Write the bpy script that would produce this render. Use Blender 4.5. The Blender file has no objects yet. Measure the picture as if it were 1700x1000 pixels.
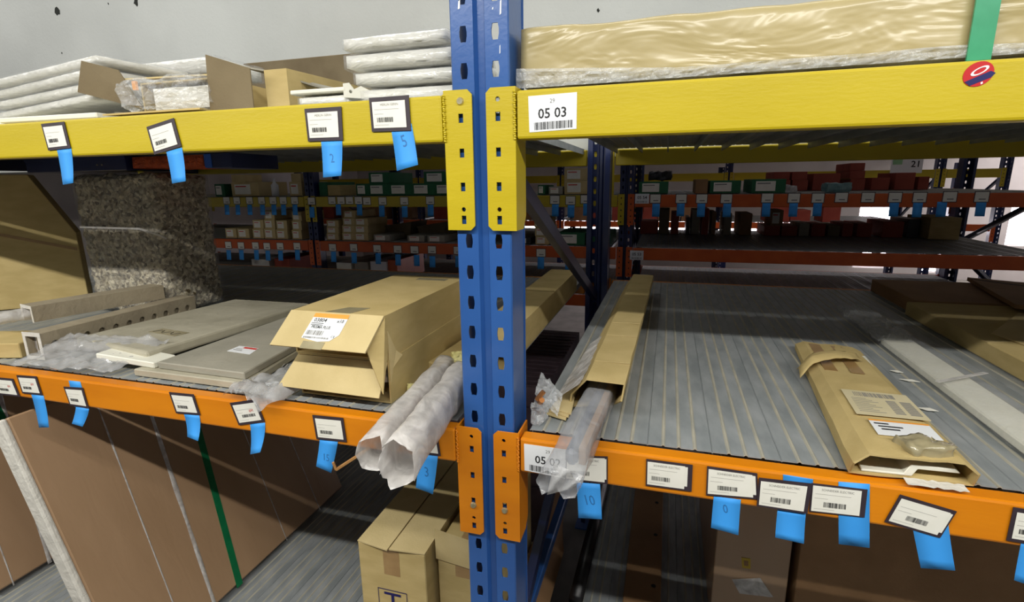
import bpy, bmesh, math, random
from mathutils import Vector, Matrix, noise
from mathutils.geometry import tessellate_polygon
random.seed(7)
S = bpy.context.scene
COL = S.collection

# ------------------------------------------------------------------ camera
FPX = 859.32
CAM = Vector((0.2743, -0.7650, 1.5886))
R_ = Vector((0.9585148, 0.28476325, -0.01262032)); U_ = Vector((-0.05156964, 0.21678799, 0.97485565)); W_ = Vector((-0.280339, 0.93376274, -0.22247963))
cd = bpy.data.cameras.new('camera'); cam = bpy.data.objects.new('camera', cd); COL.objects.link(cam)
cd.sensor_fit = 'HORIZONTAL'; cd.sensor_width = 36.0; cd.lens = FPX / 1700 * 36; cd.clip_start = 0.02; cd.clip_end = 60
cam.matrix_world = Matrix(((R_.x, U_.x, -W_.x, CAM.x), (R_.y, U_.y, -W_.y, CAM.y), (R_.z, U_.z, -W_.z, CAM.z), (0, 0, 0, 1)))
S.camera = cam
# ------------------------------------------------------------------ world, exposure, lamp
w = bpy.data.worlds.new('world'); S.world = w; w.use_nodes = True
w.node_tree.nodes['Background'].inputs[0].default_value = (0.90, 0.92, 1.0, 1); w.node_tree.nodes['Background'].inputs[1].default_value = 0.105
vs = S.view_settings; vs.view_transform = 'Standard'; vs.look = 'None'; vs.exposure = 0.0; vs.gamma = 1; vs.use_curve_mapping = False
LAMP_Y, LAMP_Z = -0.90, 2.25
def area(name, loc, target, sx, sy, power, col, spread=180):
    l = bpy.data.lights.new(name, 'AREA'); l.shape = 'RECTANGLE'; l.size = sx; l.size_y = sy; l.energy = power; l.color = col; l.spread = math.radians(spread)
    o = bpy.data.objects.new(name, l); COL.objects.link(o); o.location = loc
    o.rotation_euler = (Vector(target) - Vector(loc)).to_track_quat('-Z', 'Y').to_euler(); return o
area('aisle_tube_light', (-0.3, LAMP_Y, LAMP_Z), (-0.3, LAMP_Y + 0.25, LAMP_Z - 1.0), 5.2, 0.03, 68, (1.0, 0.985, 0.93))
area('wall_fill_light', (-0.6, 0.42, 3.2), (-0.6, 1.10, 2.2), 8.0, 0.08, 56, (1.0, 0.985, 0.95))  # added lamp, brightens the back wall and the goods on top
area('hall_fill_light', (0.2, 2.15, 3.1), (0.2, 2.3, 0), 4.5, 0.12, 3, (0.8, 0.86, 1.0))  # added weak lamp in place of the far hall's ambient light
area('low_deck_fill_light', (1.2, 5.45, 2.3), (1.2, 5.40, 0), 4.5, 0.06, 14, (1.0, 0.90, 0.94), 125)  # added lamp behind the facing rack to lighten its low deck
area('far_daylight_fill', (5.4, 8.0, 3.15), (5.6, 7.8, 0), 2.2, 0.3, 70, (1.0, 0.93, 0.95), 125)  # added lamp in place of daylight on the far hall's right side

# ------------------------------------------------------------------ helpers
def at(x, y, X=None, Y=None, Z=None):
    d = W_ + R_ * ((x - 850) / FPX) - U_ * ((y - 500) / FPX)
    if X is not None: t = (X - CAM.x) / d.x
    elif Y is not None: t = (Y - CAM.y) / d.y
    else: t = (Z - CAM.z) / d.z
    return CAM + d * t
V = Vector
def lin(c):
    return tuple((v / 255 / 12.92 if v <= 10 else ((v / 255 + 0.055) / 1.055) ** 2.4) for v in c) + (1,)

class MB:
    def __init__(s): s.v = []; s.f = []; s.m = []
    def add(s, vs, fs, mi=0):
        n = len(s.v); s.v += [Vector(q) for q in vs]; s.f += [tuple(i + n for i in f) for f in fs]; s.m += [mi] * len(fs); return s
    def box(s, x0, x1, y0, y1, z0, z1, mi=0):
        return s.hexa([(x0, y0, z0), (x1, y0, z0), (x1, y1, z0), (x0, y1, z0), (x0, y0, z1), (x1, y0, z1), (x1, y1, z1), (x0, y1, z1)], mi)
    def hexa(s, p, mi=0):
        return s.add(p, [(3, 2, 1, 0), (4, 5, 6, 7), (0, 1, 5, 4), (1, 2, 6, 5), (2, 3, 7, 6), (3, 0, 4, 7)], mi)
    def prism(s, poly, off, mi=0):
        n = len(poly); off = Vector(off); P = [Vector(q) for q in poly]
        return s.add(P + [q + off for q in P], [tuple(range(n))[::-1], tuple(range(n, 2 * n))] + [(i, (i + 1) % n, n + (i + 1) % n, n + i) for i in range(n)], mi)
    def bar(s, a, b, wx, wz, up=(0, 0, 1), mi=0):
        a = Vector(a); b = Vector(b); d = (b - a).normalized(); r = d.cross(Vector(up))
        if r.length < 1e-4: r = d.cross(Vector((1, 0, 0)))
        r.normalize(); u = r.cross(d)
        p = []
        for q in (a, b): p += [q - r * wx / 2 - u * wz / 2, q + r * wx / 2 - u * wz / 2, q + r * wx / 2 + u * wz / 2, q - r * wx / 2 + u * wz / 2]
        return s.add(p, [(3, 2, 1, 0), (4, 5, 6, 7), (0, 1, 5, 4), (1, 2, 6, 5), (2, 3, 7, 6), (3, 0, 4, 7)], mi)
    def cyl(s, a, b, r, n=12, r2=None, mi=0):
        a = Vector(a); b = Vector(b); d = (b - a).normalized(); x = d.orthogonal().normalized(); y = d.cross(x); r2 = r if r2 is None else r2
        p = [a + (x * math.cos(t) + y * math.sin(t)) * r for t in [2 * math.pi * i / n for i in range(n)]] + [b + (x * math.cos(t) + y * math.sin(t)) * r2 for t in [2 * math.pi * i / n for i in range(n)]]
        return s.add(p, [tuple(range(n))[::-1], tuple(range(n, 2 * n))] + [(i, (i + 1) % n, n + (i + 1) % n, n + i) for i in range(n)], mi)
    def rings(s, rings, caps=(True, True), mi=0):
        n = len(rings[0]); p = [q for r in rings for q in r]; f = []
        for k in range(len(rings) - 1):
            for i in range(n):
                j = (i + 1) % n; f.append((k * n + i, k * n + j, (k + 1) * n + j, (k + 1) * n + i))
        if caps[0]: f.append(tuple(range(n))[::-1])
        if caps[1]: f.append(tuple(range((len(rings) - 1) * n, len(rings) * n)))
        return s.add(p, f, mi)
    def grid(s, fn, nu, nv, mi=0):
        p = [fn(i / nu, j / nv) for j in range(nv + 1) for i in range(nu + 1)]
        return s.add(p, [(j * (nu + 1) + i, j * (nu + 1) + i + 1, (j + 1) * (nu + 1) + i + 1, (j + 1) * (nu + 1) + i) for j in range(nv) for i in range(nu)], mi)
    def plate(s, outer, holes, o, ax, ay, th, mi=0, walls=True):
        """flat plate with holes; outer and holes are 2-D outlines, th a 3-D thickness vector"""
        L = [[Vector((x, y, 0)) for x, y in outer]] + [[Vector((x, y, 0)) for x, y in h] for h in holes]
        flat = [q for l in L for q in l]; o = Vector(o); ax = Vector(ax); ay = Vector(ay); th = Vector(th)
        tr = tessellate_polygon(L); m = len(flat)
        P = [o + ax * q.x + ay * q.y for q in flat]
        f = [tuple(t) for t in tr] + [tuple(i + m for i in t[::-1]) for t in tr]; k = 0
        for li, l in enumerate(L):
            n = len(l)
            if li > 0 or walls: f += [(k + i, k + (i + 1) % n, m + k + (i + 1) % n, m + k + i) for i in range(n)]
            k += n
        return s.add(P + [q + th for q in P], f, mi)
    def sbox(s, c, d, n, amp=0.0, freq=12.0, M=None, seed=0.0, rnd=0.0, mi=0):
        """closed box subdivided and wrinkled by noise"""
        ids = {}; P = []; F = []; c = Vector(c)
        def vid(i, j, k):
            if (i, j, k) in ids: return ids[(i, j, k)]
            q = Vector((i / n[0] - .5, j / n[1] - .5, k / n[2] - .5)); out = Vector([(1 if v > .499 else -1 if v < -.499 else 0) for v in q])
            q = Vector((q.x * d[0], q.y * d[1], q.z * d[2]))
            sh = out * (-rnd) if sum(abs(v) for v in out) > 1 else Vector()
            nn = Vector([noise.noise((q + Vector((seed, seed * 1.7, a * 9.1))) * freq) + .5 * noise.noise((q + Vector((seed, a * 3.3, 5))) * freq * 2.3) for a in range(3)])
            q = q + sh + out.normalized() * amp * nn.x + nn * amp * .25
            if M is not None: q = M @ q
            ids[(i, j, k)] = len(P); P.append(c + q); return ids[(i, j, k)]
        a, b, e = n
        for i in range(a):
            for j in range(b):
                F.append((vid(i, j, 0), vid(i, j + 1, 0), vid(i + 1, j + 1, 0), vid(i + 1, j, 0))); F.append((vid(i, j, e), vid(i + 1, j, e), vid(i + 1, j + 1, e), vid(i, j + 1, e)))
        for i in range(a):
            for k in range(e):
                F.append((vid(i, 0, k), vid(i + 1, 0, k), vid(i + 1, 0, k + 1), vid(i, 0, k + 1))); F.append((vid(i, b, k), vid(i, b, k + 1), vid(i + 1, b, k + 1), vid(i + 1, b, k)))
        for j in range(b):
            for k in range(e):
                F.append((vid(0, j, k), vid(0, j, k + 1), vid(0, j + 1, k + 1), vid(0, j + 1, k))); F.append((vid(a, j, k), vid(a, j + 1, k), vid(a, j + 1, k + 1), vid(a, j, k + 1)))
        return s.add(P, F, mi)
    def mesh(s, name, mats, smooth=False, base=None):
        me = bpy.data.meshes.new(name); b = base or Vector()
        me.from_pydata([q - b for q in s.v], [], s.f)
        for m_ in (mats if isinstance(mats, (list, tuple)) else [mats]): me.materials.append(m_)
        me.polygons.foreach_set('material_index', s.m); me.polygons.foreach_set('use_smooth', [smooth] * len(s.f))
        bm = bmesh.new(); bm.from_mesh(me); bmesh.ops.recalc_face_normals(bm, faces=bm.faces); bm.to_mesh(me); bm.free()
        me.update(); return me
    def build(s, name, mats, parent=None, smooth=False, bevel=0.0, seg=1, solid=0.0):
        base = Vector(parent['_b']) if parent is not None else None
        if base is None:
            xs = [q.x for q in s.v]; ys = [q.y for q in s.v]; zs = [q.z for q in s.v]; base = Vector(((min(xs) + max(xs)) / 2, (min(ys) + max(ys)) / 2, min(zs)))
            loc = base
        else: loc = None
        o = bpy.data.objects.new(name, s.mesh(name, mats, smooth, base)); COL.objects.link(o)
        if loc is not None: o.location = loc
        if parent is not None: o.parent = parent
        o['_b'] = list(base)
        if solid: md = o.modifiers.new('solid', 'SOLIDIFY'); md.thickness = solid; md.offset = 0
        if bevel: md = o.modifiers.new('bevel', 'BEVEL'); md.width = bevel; md.segments = seg; md.limit_method = 'ANGLE'
        return o
def thing(name, label, cat, loc, group=None):
    o = bpy.data.objects.new(name, None); COL.objects.link(o); o.empty_display_size = 0.05; o.location = loc; o['_b'] = list(loc)
    o['label'] = label; o['category'] = cat
    if group: o['group'] = group
    return o
def tag(o, label, cat, group=None):
    o['label'] = label; o['category'] = cat
    if group: o['group'] = group
    return o
def struct(o): o['kind'] = 'structure'; return o
def inst(src, name, loc, parent=None):
    o = src.copy(); o.name = name; COL.objects.link(o)
    if parent is not None: o.parent = parent; o.location = Vector(loc) - Vector(parent['_b'])
    else: o.location = loc
    return o

# ------------------------------------------------------------------ materials
def mat(name, c1, c2=None, rough=0.5, metal=0.0, scale=20, bump=0.0, bscale=60, stretch=(1, 1, 1), coat=0.0, det=4, spec=0.5, lo=.35, hi=.65, bdist=0.01, voro=False, ctr=0.1):
    m = bpy.data.materials.new(name); m.use_nodes = True; nt = m.node_tree; b = nt.nodes['Principled BSDF']
    b.inputs['Roughness'].default_value = rough; b.inputs['Metallic'].default_value = metal; b.inputs['Specular IOR Level'].default_value = spec
    if coat: b.inputs['Coat Weight'].default_value = coat; b.inputs['Coat Roughness'].default_value = ctr
    tc = nt.nodes.new('ShaderNodeTexCoord'); mp = nt.nodes.new('ShaderNodeMapping'); mp.inputs['Scale'].default_value = stretch; nt.links.new(tc.outputs['Object'], mp.inputs[0])
    if c2 is None: b.inputs['Base Color'].default_value = lin(c1)
    else:
        if voro: n = nt.nodes.new('ShaderNodeTexVoronoi'); n.inputs['Scale'].default_value = scale; out = n.outputs['Color']
        else: n = nt.nodes.new('ShaderNodeTexNoise'); n.inputs['Scale'].default_value = scale; n.inputs['Detail'].default_value = det; out = n.outputs[0]
        r = nt.nodes.new('ShaderNodeValToRGB'); r.color_ramp.elements[0].position = lo; r.color_ramp.elements[1].position = hi
        r.color_ramp.elements[0].color = lin(c1); r.color_ramp.elements[1].color = lin(c2)
        nt.links.new(mp.outputs[0], n.inputs['Vector']); nt.links.new(out, r.inputs[0]); nt.links.new(r.outputs[0], b.inputs['Base Color'])
    if bump:
        n2 = nt.nodes.new('ShaderNodeTexNoise'); n2.inputs['Scale'].default_value = bscale; n2.inputs['Detail'].default_value = 3; n2.inputs['Distortion'].default_value = .6
        bp = nt.nodes.new('ShaderNodeBump'); bp.inputs['Strength'].default_value = bump; bp.inputs['Distance'].default_value = bdist
        nt.links.new(mp.outputs[0], n2.inputs['Vector']); nt.links.new(n2.outputs[0], bp.inputs['Height']); nt.links.new(bp.outputs[0], b.inputs['Normal'])
        if coat: nt.links.new(bp.outputs[0], b.inputs['Coat Normal'])
    return m
def film(name, opac, col=(235, 238, 240), rough=0.18, bscale=60, bump=.5):
    m = bpy.data.materials.new(name); m.use_nodes = True; nt = m.node_tree; b = nt.nodes['Principled BSDF']; out = nt.nodes['Material Output']
    b.inputs['Base Color'].default_value = lin(col); b.inputs['Roughness'].default_value = rough; b.inputs['Specular IOR Level'].default_value = .9
    tr = nt.nodes.new('ShaderNodeBsdfTransparent'); tr.inputs[0].default_value = (.95, .95, .95, 1); mx = nt.nodes.new('ShaderNodeMixShader')
    tc = nt.nodes.new('ShaderNodeTexCoord'); n = nt.nodes.new('ShaderNodeTexNoise'); n.inputs['Scale'].default_value = bscale; n.inputs['Detail'].default_value = 4; n.inputs['Distortion'].default_value = 1.2
    nt.links.new(tc.outputs['Object'], n.inputs['Vector'])
    r = nt.nodes.new('ShaderNodeMapRange'); r.inputs[1].default_value = .3; r.inputs[2].default_value = .75; r.inputs[3].default_value = opac * .6; r.inputs[4].default_value = min(1, opac * 1.5)
    bp = nt.nodes.new('ShaderNodeBump'); bp.inputs['Strength'].default_value = bump; bp.inputs['Distance'].default_value = .01
    nt.links.new(n.outputs[0], r.inputs[0]); nt.links.new(r.outputs[0], mx.inputs[0]); nt.links.new(n.outputs[0], bp.inputs['Height']); nt.links.new(bp.outputs[0], b.inputs['Normal'])
    nt.links.new(tr.outputs[0], mx.inputs[1]); nt.links.new(b.outputs[0], mx.inputs[2]); nt.links.new(mx.outputs[0], out.inputs[0]); return m
def emit(name, col, st):
    m = bpy.data.materials.new(name); m.use_nodes = True; nt = m.node_tree; e = nt.nodes.new('ShaderNodeEmission'); e.inputs[0].default_value = lin(col); e.inputs[1].default_value = st
    nt.links.new(e.outputs[0], nt.nodes['Material Output'].inputs[0]); return m
M = {}
M['yellow'] = mat('yellow_paint', (192, 170, 16), (200, 178, 24), .42, scale=9, bump=.04, bscale=140, coat=.25, stretch=(.4, 1, 2))
M['orange'] = mat('orange_paint', (216, 126, 4), (228, 138, 10), .42, scale=9, bump=.04, bscale=140, coat=.25, stretch=(.4, 1, 2))
M['orange_far'] = mat('orange_red_paint', (196, 84, 30), (208, 96, 36), .45, scale=9)
M['blue'] = mat('blue_paint', (42, 86, 152), (48, 94, 162), .32, scale=7, coat=.3, bump=.03, bscale=90)
M['blue_dark'] = mat('dark_and_shaded_blue', (22, 34, 74), (28, 42, 88), .35, scale=7, coat=.25)  # dark blue goods, and blue rack paint darkened for shade
M['steel'] = mat('galvanised_sheet', (136, 142, 144), (164, 168, 170), .46, metal=.12, scale=26, bump=.08, bscale=90, det=6, stretch=(1, .35, 1))
M['ridge'] = mat('dusty_ridge', (160, 158, 146), (182, 177, 160), .6, scale=16)
M['steel_brown'] = mat('dark_ribbed_sheet', (88, 72, 80), (106, 88, 96), .5, scale=20)
M['zinc'] = mat('zinc_bolt', (188, 178, 140), (212, 204, 172), .3, metal=.7, scale=90)
M['card'] = mat('cardboard', (188, 166, 112), (200, 178, 124), .85, scale=14, bump=.12, bscale=300, spec=.2, stretch=(1, 1, 3))
M['card2'] = mat('pale_cardboard', (198, 178, 128), (212, 192, 142), .85, scale=10, bump=.1, bscale=260, spec=.2)
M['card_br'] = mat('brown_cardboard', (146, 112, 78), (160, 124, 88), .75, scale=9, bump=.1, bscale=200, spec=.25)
M['card_dk'] = mat('grey_brown_cardboard', (120, 106, 82), (134, 120, 94), .85, scale=9, bump=.1, bscale=200, spec=.2)
M['tape'] = mat('brown_parcel_tape', (160, 128, 84), (172, 140, 94), .3, scale=30, coat=.3)
M['cleartape'] = mat('dull_clear_tape', (158, 148, 116), (170, 160, 128), .25, scale=40, coat=.5)
M['kraftwrap'] = mat('kraft_under_film', (176, 160, 112), (190, 174, 126), .45, scale=5, bump=.45, bscale=7, stretch=(1.0, 1.6, 2.6), coat=.6, bdist=.02, ctr=.22)
M['brownwrap'] = mat('brown_board_under_film', (164, 132, 100), (172, 140, 108), .5, scale=4, bump=.10, bscale=14, coat=.35, stretch=(1, 2.0, .5), bdist=.01, ctr=.2)
M['white'] = mat('white_enamel', (226, 224, 208), (234, 232, 218), .4, scale=12, bump=.05, bscale=30)
M['foam'] = mat('white_foam', (206, 202, 192), (220, 216, 206), .7, scale=30, bump=.3, bscale=60)
M['whitewrap'] = mat('white_panel_in_film', (228, 226, 216), (240, 238, 230), .28, scale=18, bump=.5, bscale=26, coat=.6, stretch=(1, 1, 2.4), ctr=.12)
M['greywrap'] = mat('greyish_paper_wrap', (164, 158, 138), (182, 176, 156), .6, scale=10, bump=.3, bscale=22, coat=.15)
M['greycard'] = mat('grey_paper_board', (150, 146, 132), (164, 159, 144), .7, scale=8, bump=.2, bscale=24)
M['taupe'] = mat('taupe_paper', (150, 138, 116), (164, 152, 128), .75, scale=16, bump=.2, bscale=60)
M['bale'] = mat('chip_filled_bale', (84, 68, 40), (218, 206, 176), .4, scale=105, voro=True, bump=.9, bscale=80, coat=.6, lo=.15, hi=.9)
M['film'] = film('clear_film', .26)
M['film_milky'] = film('milky_film', .55, col=(226, 222, 218), rough=.35, bscale=26)
M['film_thin'] = film('thin_film', .12)
M['film_sleeve'] = film('sleeve_film', .52, col=(220, 216, 212), rough=.3, bscale=24, bump=.35)
M['film_clear'] = film('clear_sleeve_film', .20, col=(214, 216, 220), rough=.16, bscale=20, bump=.3)
M['film_smooth'] = film('smooth_film', .30, col=(214, 214, 214), rough=.16, bscale=22, bump=.35)
M['paper'] = mat('label_paper', (236, 234, 222), (242, 240, 230), .6, scale=30)
M['paper_w'] = mat('white_label_paper', (238, 240, 242), None, .5)
M['paper_y'] = mat('yellow_tissue', (218, 210, 140), (232, 224, 160), .7, scale=40, bump=.4)
M['ink'] = mat('black_ink', (34, 34, 36), None, .6)
M['inkg'] = mat('grey_ink', (140, 138, 134), None, .6)
M['inkf'] = mat('faint_ink', (186, 184, 178), None, .6)
M['inkr'] = mat('red_ink', (206, 62, 50), None, .6)
M['pencil'] = mat('pencil_line', (44, 112, 176), None, .6)
M['frame'] = mat('black_magnet_frame', (52, 42, 50), (60, 50, 58), .5, scale=30)
M['bluetag'] = mat('blue_paper', (56, 156, 240), (64, 164, 246), .6, scale=12)
M['black'] = mat('black_plastic', (22, 20, 22), (32, 30, 32), .35, scale=20)
M['greenstrap'] = mat('green_strap', (46, 148, 104), (58, 160, 116), .35, scale=30, coat=.3)
M['darkgreenstrap'] = mat('dark_green_strap', (12, 104, 62), (18, 116, 70), .35, scale=30)
M['copper'] = mat('copper', (196, 130, 76), (212, 146, 90), .3, metal=.8, scale=40)
M['wood'] = mat('splinter_wood', (176, 128, 72), (194, 146, 88), .7, scale=30, stretch=(1, 6, 1))
M['red'] = mat('red_sticker', (196, 24, 30), None, .4)
M['navy'] = mat('navy_print', (24, 24, 92), None, .4)
M['green'] = mat('green_carton', (24, 92, 56), (34, 104, 66), .6, scale=12)
M['darkred'] = mat('dark_red_carton', (150, 62, 46), (164, 74, 54), .7, scale=9)
M['plaster'] = mat('grey_white_plaster', (196, 198, 194), (206, 208, 204), .9, scale=2.2, bump=.1, bscale=60)
M['concrete'] = mat('concrete', (110, 106, 100), (134, 130, 122), .7, scale=5)
M['farwall'] = mat('pale_wall', (206, 200, 196), (216, 210, 206), .9, scale=3)
M['dayglass'] = emit('daylight_window', (255, 246, 255), 9)
M['hole'] = mat('dark_hole', (40, 42, 38), None, .9)
M['orangeprint'] = mat('orange_print', (240, 160, 60), None, .6)

# ------------------------------------------------------------------ lettering (outlines of text, made once)
TEXTS = {}
def prep(strs):
    tmp = []
    for t in strs:
        c = bpy.data.curves.new('lettering', 'FONT'); c.body = t; c.align_x = 'CENTER'; c.align_y = 'CENTER'; c.resolution_u = 2; c.offset = .014 if t in ('03804', 'x10', 'PRISMA PLUS', '05 03', '05 02', '21', '05 54', '05 53') else 0
        o = bpy.data.objects.new('lettering', c); COL.objects.link(o); tmp.append((t, o))
    dg = bpy.context.evaluated_depsgraph_get(); dg.update()
    for t, o in tmp:
        me = bpy.data.meshes.new_from_object(o.evaluated_get(dg)); TEXTS[t] = ([v.co.copy() for v in me.vertices], [tuple(f.vertices) for f in me.polygons]); bpy.data.meshes.remove(me)
    for t, o in tmp: c = o.data; bpy.data.objects.remove(o); bpy.data.curves.remove(c)
prep(['29', '05 03', '05 02', '05 54', '05 53', '21', 'SCHNEIDER ELECTRIC', 'MERLIN GERIN', '6M', '03804', 'x10', 'PRISMA PLUS', 'CE', '2', '5', '15', '3', '10', '0', 'T'])
class Quad:
    """a flat patch in space: corners top-left, top-right, bottom-right, bottom-left"""
    def __init__(s, tl, tr, br, bl):
        s.c = [Vector(q) for q in (tl, tr, br, bl)]; s.r = ((s.c[1] - s.c[0]) + (s.c[2] - s.c[3])) / 2; s.d = ((s.c[3] - s.c[0]) + (s.c[2] - s.c[1])) / 2
        s.n = s.d.cross(s.r).normalized()
        if s.n.dot(CAM - s.c[0]) < 0: s.n = -s.n
    def P(s, a, b, e=0.0):
        return (s.c[0] * (1 - a) + s.c[1] * a) * (1 - b) + (s.c[3] * (1 - a) + s.c[2] * a) * b + s.n * e
    def sub(s, a0, b0, a1, b1, e=0.0): return Quad(s.P(a0, b0, e), s.P(a1, b0, e), s.P(a1, b1, e), s.P(a0, b1, e))
    def slab(s, mb, th, mi=0): return mb.prism([q for q in s.c], s.n * th, mi)
    def bars(s, mb, a0, a1, b0, b1, n, e, seed=1):
        rr = random.Random(seed); x = a0; st = (a1 - a0) / n
        for i in range(n):
            wd = st * rr.choice((.3, .45, .7)); s.sub(x, b0, x + wd, b1, e).slab(mb, .00012); x += st
        return mb
    def text(s, mb, t, a, b, h, e, sx=1.0):
        """h: letter height as a share of the patch height"""
        vs, fs = TEXTS[t]; k = h / .7; ar = s.d.length / s.r.length
        return mb.add([s.P(a + v.x * k * ar * sx, b - v.y * k, e) for v in vs], fs)
def qp(pts, **kw): return Quad(*[at(x, y, **kw) for x, y in pts])

# ================================================================== SETTING
DZ = 1.18; YZ = 1.7215; LZ = 0.382; DEPTH = 1.46
wb = struct(MB().box(-6, 7, 1.492, 1.65, 1.69, 3.25).build('wall_back', M['plaster']))
for i, (x, y, sx) in enumerate(((95, 18, .02), (226, 3, .018), (993, 17, .006), (103, 88, .004), (180, 6, .004))):
    c = at(x, y, Y=1.492); m = MB(); rr = random.Random(i)
    m.prism([c + V((math.cos(a) * sx * rr.uniform(.5, 1.1), -.0015, math.sin(a) * sx * rr.uniform(.7, 1.5))) for a in [k * math.tau / 9 for k in range(9)]], (0, .003, 0)); m.build('wall_chip', M['hole'], wb)
struct(MB().box(-6, 7, -3.2, 9.2, -.1, 0).build('floor', M['concrete']))
struct(MB().box(-6, 7, -3.2, 9.2, 3.25, 3.35).build('ceiling', M['plaster']))
struct(MB().box(-6.1, -6, 1.492, 9.2, 0, 3.25).build('wall_left', M['farwall']))
struct(MB().box(7, 7.1, 1.492, 9.2, 0, 3.25).build('wall_right', M['farwall']))
# far wall with openings to daylight
fw = MB(); wins = [(-3.6, 3.3, .70, .90), (3.25, 3.75, .15, 1.25), (4.2, 4.45, .1, .3), (5.25, 6.3, .55, 1.25)]
xs = sorted({-6, 7} | {q for a in wins for q in a[:2]}); zs = sorted({0, 3.25} | {q for a in wins for q in a[2:]})
for i in range(len(xs) - 1):
    for k in range(len(zs) - 1):
        cx, cz = (xs[i] + xs[i + 1]) / 2, (zs[k] + zs[k + 1]) / 2
        if not any(a[0] < cx < a[1] and a[2] < cz < a[3] for a in wins): fw.box(xs[i], xs[i + 1], 9.0, 9.12, zs[k], zs[k + 1])
struct(fw.build('wall_far', M['farwall']))
for i, a in enumerate(wins):
    wn = thing('window_%d' % (i + 1), '', '', (a[0], 9.0, a[2])); del wn['label']; del wn['category']; struct(wn)
    MB().box(a[0], a[1], 9.06, 9.07, a[2], a[3]).build('pane', M['dayglass'], wn)
    fr = MB(); n = max(1, int((a[1] - a[0]) / .75))
    for k in range(n + 1): x = a[0] + (a[1] - a[0]) * k / n; fr.box(x - .015, x + .015, 9.03, 9.08, a[2], a[3])
    fr.box(a[0], a[1], 9.03, 9.08, a[2] - .015, a[2] + .015).box(a[0], a[1], 9.03, 9.08, a[3] - .015, a[3] + .015); fr.build('window_frame', M['farwall'], wn)

# the tube lamp over the aisle (above the frame)
lt = thing('tube_lamp', 'white fluorescent batten hanging over the aisle in front of the racks', 'lamp', (-.3, LAMP_Y, LAMP_Z))
MB().box(-2.95, 2.35, LAMP_Y - .09, LAMP_Y - .03, LAMP_Z + .03, LAMP_Z + .09).build('housing', M['white'], lt, bevel=.004)
for x in (-1.2, .6): MB().cyl((x, LAMP_Y - .06, LAMP_Z + .09), (x, LAMP_Y - .06, 3.25), .004, 8).build('suspension_wire', M['zinc'], lt)

# ================================================================== RACK PARTS
def post_mesh(name, matl, z0, z1, flip=1):
    """perforated upright: two drilled flanges, a groove between them, side walls; front face at y=0"""
    m = MB(); zt = 1.8
    k0 = math.ceil((zt - z1) / .05); hole = [(-.0042, -.011), (.0042, -.011), (.0058, -.003), (.0058, .003), (.0042, .011), (-.0042, .011), (-.0058, .003), (-.0058, -.003)]
    n = int((z1 - z0) / .05); ztop = z0 + n * .05; off = (1.8 - z0) % .05
    for i in range(n):
        zc = z0 + off + i * .05
        for sx in (-1, 1):
            a, b = sorted((sx * .009, sx * .043))
            m.plate([(a, -.025), (b, -.025), (b, .025), (a, .025)], [[(sx * .0245 + x, y) for x, y in hole]], (0, 0, zc), (1, 0, 0), (0, 0, 1), (0, .002 * flip, 0), walls=False)
    za, zb = z0 + off - .025, z0 + off + (n - .5) * .05
    def strip(p, q, th=.002):
        d = (V(q) - V(p)); nrm = V((-d.y, d.x)).normalized() * th
        m.prism([(p[0], p[1] * flip, za), (q[0], q[1] * flip, za), (q[0] + nrm.x, (q[1] + nrm.y) * flip, za), (p[0] + nrm.x, (p[1] + nrm.y) * flip, za)], (0, 0, zb - za))
    strip((-.009, 0), (-.005, .009)); strip((-.005, .009), (.005, .009)); strip((.005, .009), (.009, 0))
    strip((-.045, .002), (-.045, .08), -.002); strip((.043, .08), (.043, .002), -.002); strip((-.045, .002), (-.043, 0)); strip((.043, 0), (.045, .002))
    strip((-.045, .08), (-.025, .085), -.002); strip((.045, .08), (.025, .085), .002)
    return m.mesh(name, matl)
POST_BLUE = post_mesh('post', M['blue'], 0.0, 2.75); POST_DARK = post_mesh('post', M['blue_dark'], 0.0, 2.75); POST_BACK = post_mesh('post', M['blue_dark'], 0.0, 1.75, -1)  # rear posts carry their shade in the darker blue
def frame(label, x, yf, yb, mesh_f, zs_brace, zs_strut, lampmat, group=None, plates=True):
    t = thing('upright_frame', label, 'rack frame', (x, yf, 0), group)
    for me, y in ((mesh_f, yf), (POST_BACK, yb)):
        o = bpy.data.objects.new('post', me); COL.objects.link(o); o.parent = t; o.location = (0, y - yf, 0)
    for za, zb in zs_brace:
        m = MB(); a = V((x, yf + .05, za)); b = V((x, yb - .05, zb)); m.bar(a, b, .004, .034); d = (b - a).normalized(); u = V((0, -d.z, d.y))
        for sgn in (1, -1): m.bar(a + u * .016 * sgn + V((-.009, 0, 0)), b + u * .016 * sgn + V((-.009, 0, 0)), .02, .003, up=(0, -d.z, d.y))
        m.build('diagonal_brace', M['blue_dark'], t)  # same blue paint, darkened for the shade the brace lies in
    for z in zs_strut:
        m = MB(); m.bar((x - .009, yf + .05, z), (x - .009, yb - .05, z), .024, .034); m.build('cross_strut', lampmat, t, bevel=.003)
    if plates:
        for y, sg in ((yf, 1), (yb, -1)): MB().box(x - .07, x + .07, y - (.03 if sg > 0 else .1), y + (.1 if sg > 0 else .03), 0, .006).build('foot_plate', lampmat, t)
    return t
main = frame('blue perforated upright frame between the two racking bays in front', 0, 0, DEPTH, POST_BLUE, [(1.66, 1.11), (.52, 1.07)], [.563], M['blue'])
# pair-stamped marks and scuffs of bare primer on the front post
for i, (x, y, w_, h_) in enumerate(((762, 8, .004, .012), (831, 12, .003, .02), (830, 82, .0015, .012), (818, 14, .002, .003))):
    q = at(x, y, Y=0); MB().prism([q + V((-w_ / 2, -.0004, -h_ / 2)), q + V((w_ * .3, -.0004, -h_ * .4)), q + V((w_ / 2, -.0004, h_ / 2)), q + V((-w_ * .2, -.0004, h_ * .4))], (0, .0003, 0)).build('paint_scuff', M['paper_w'], main)

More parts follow.
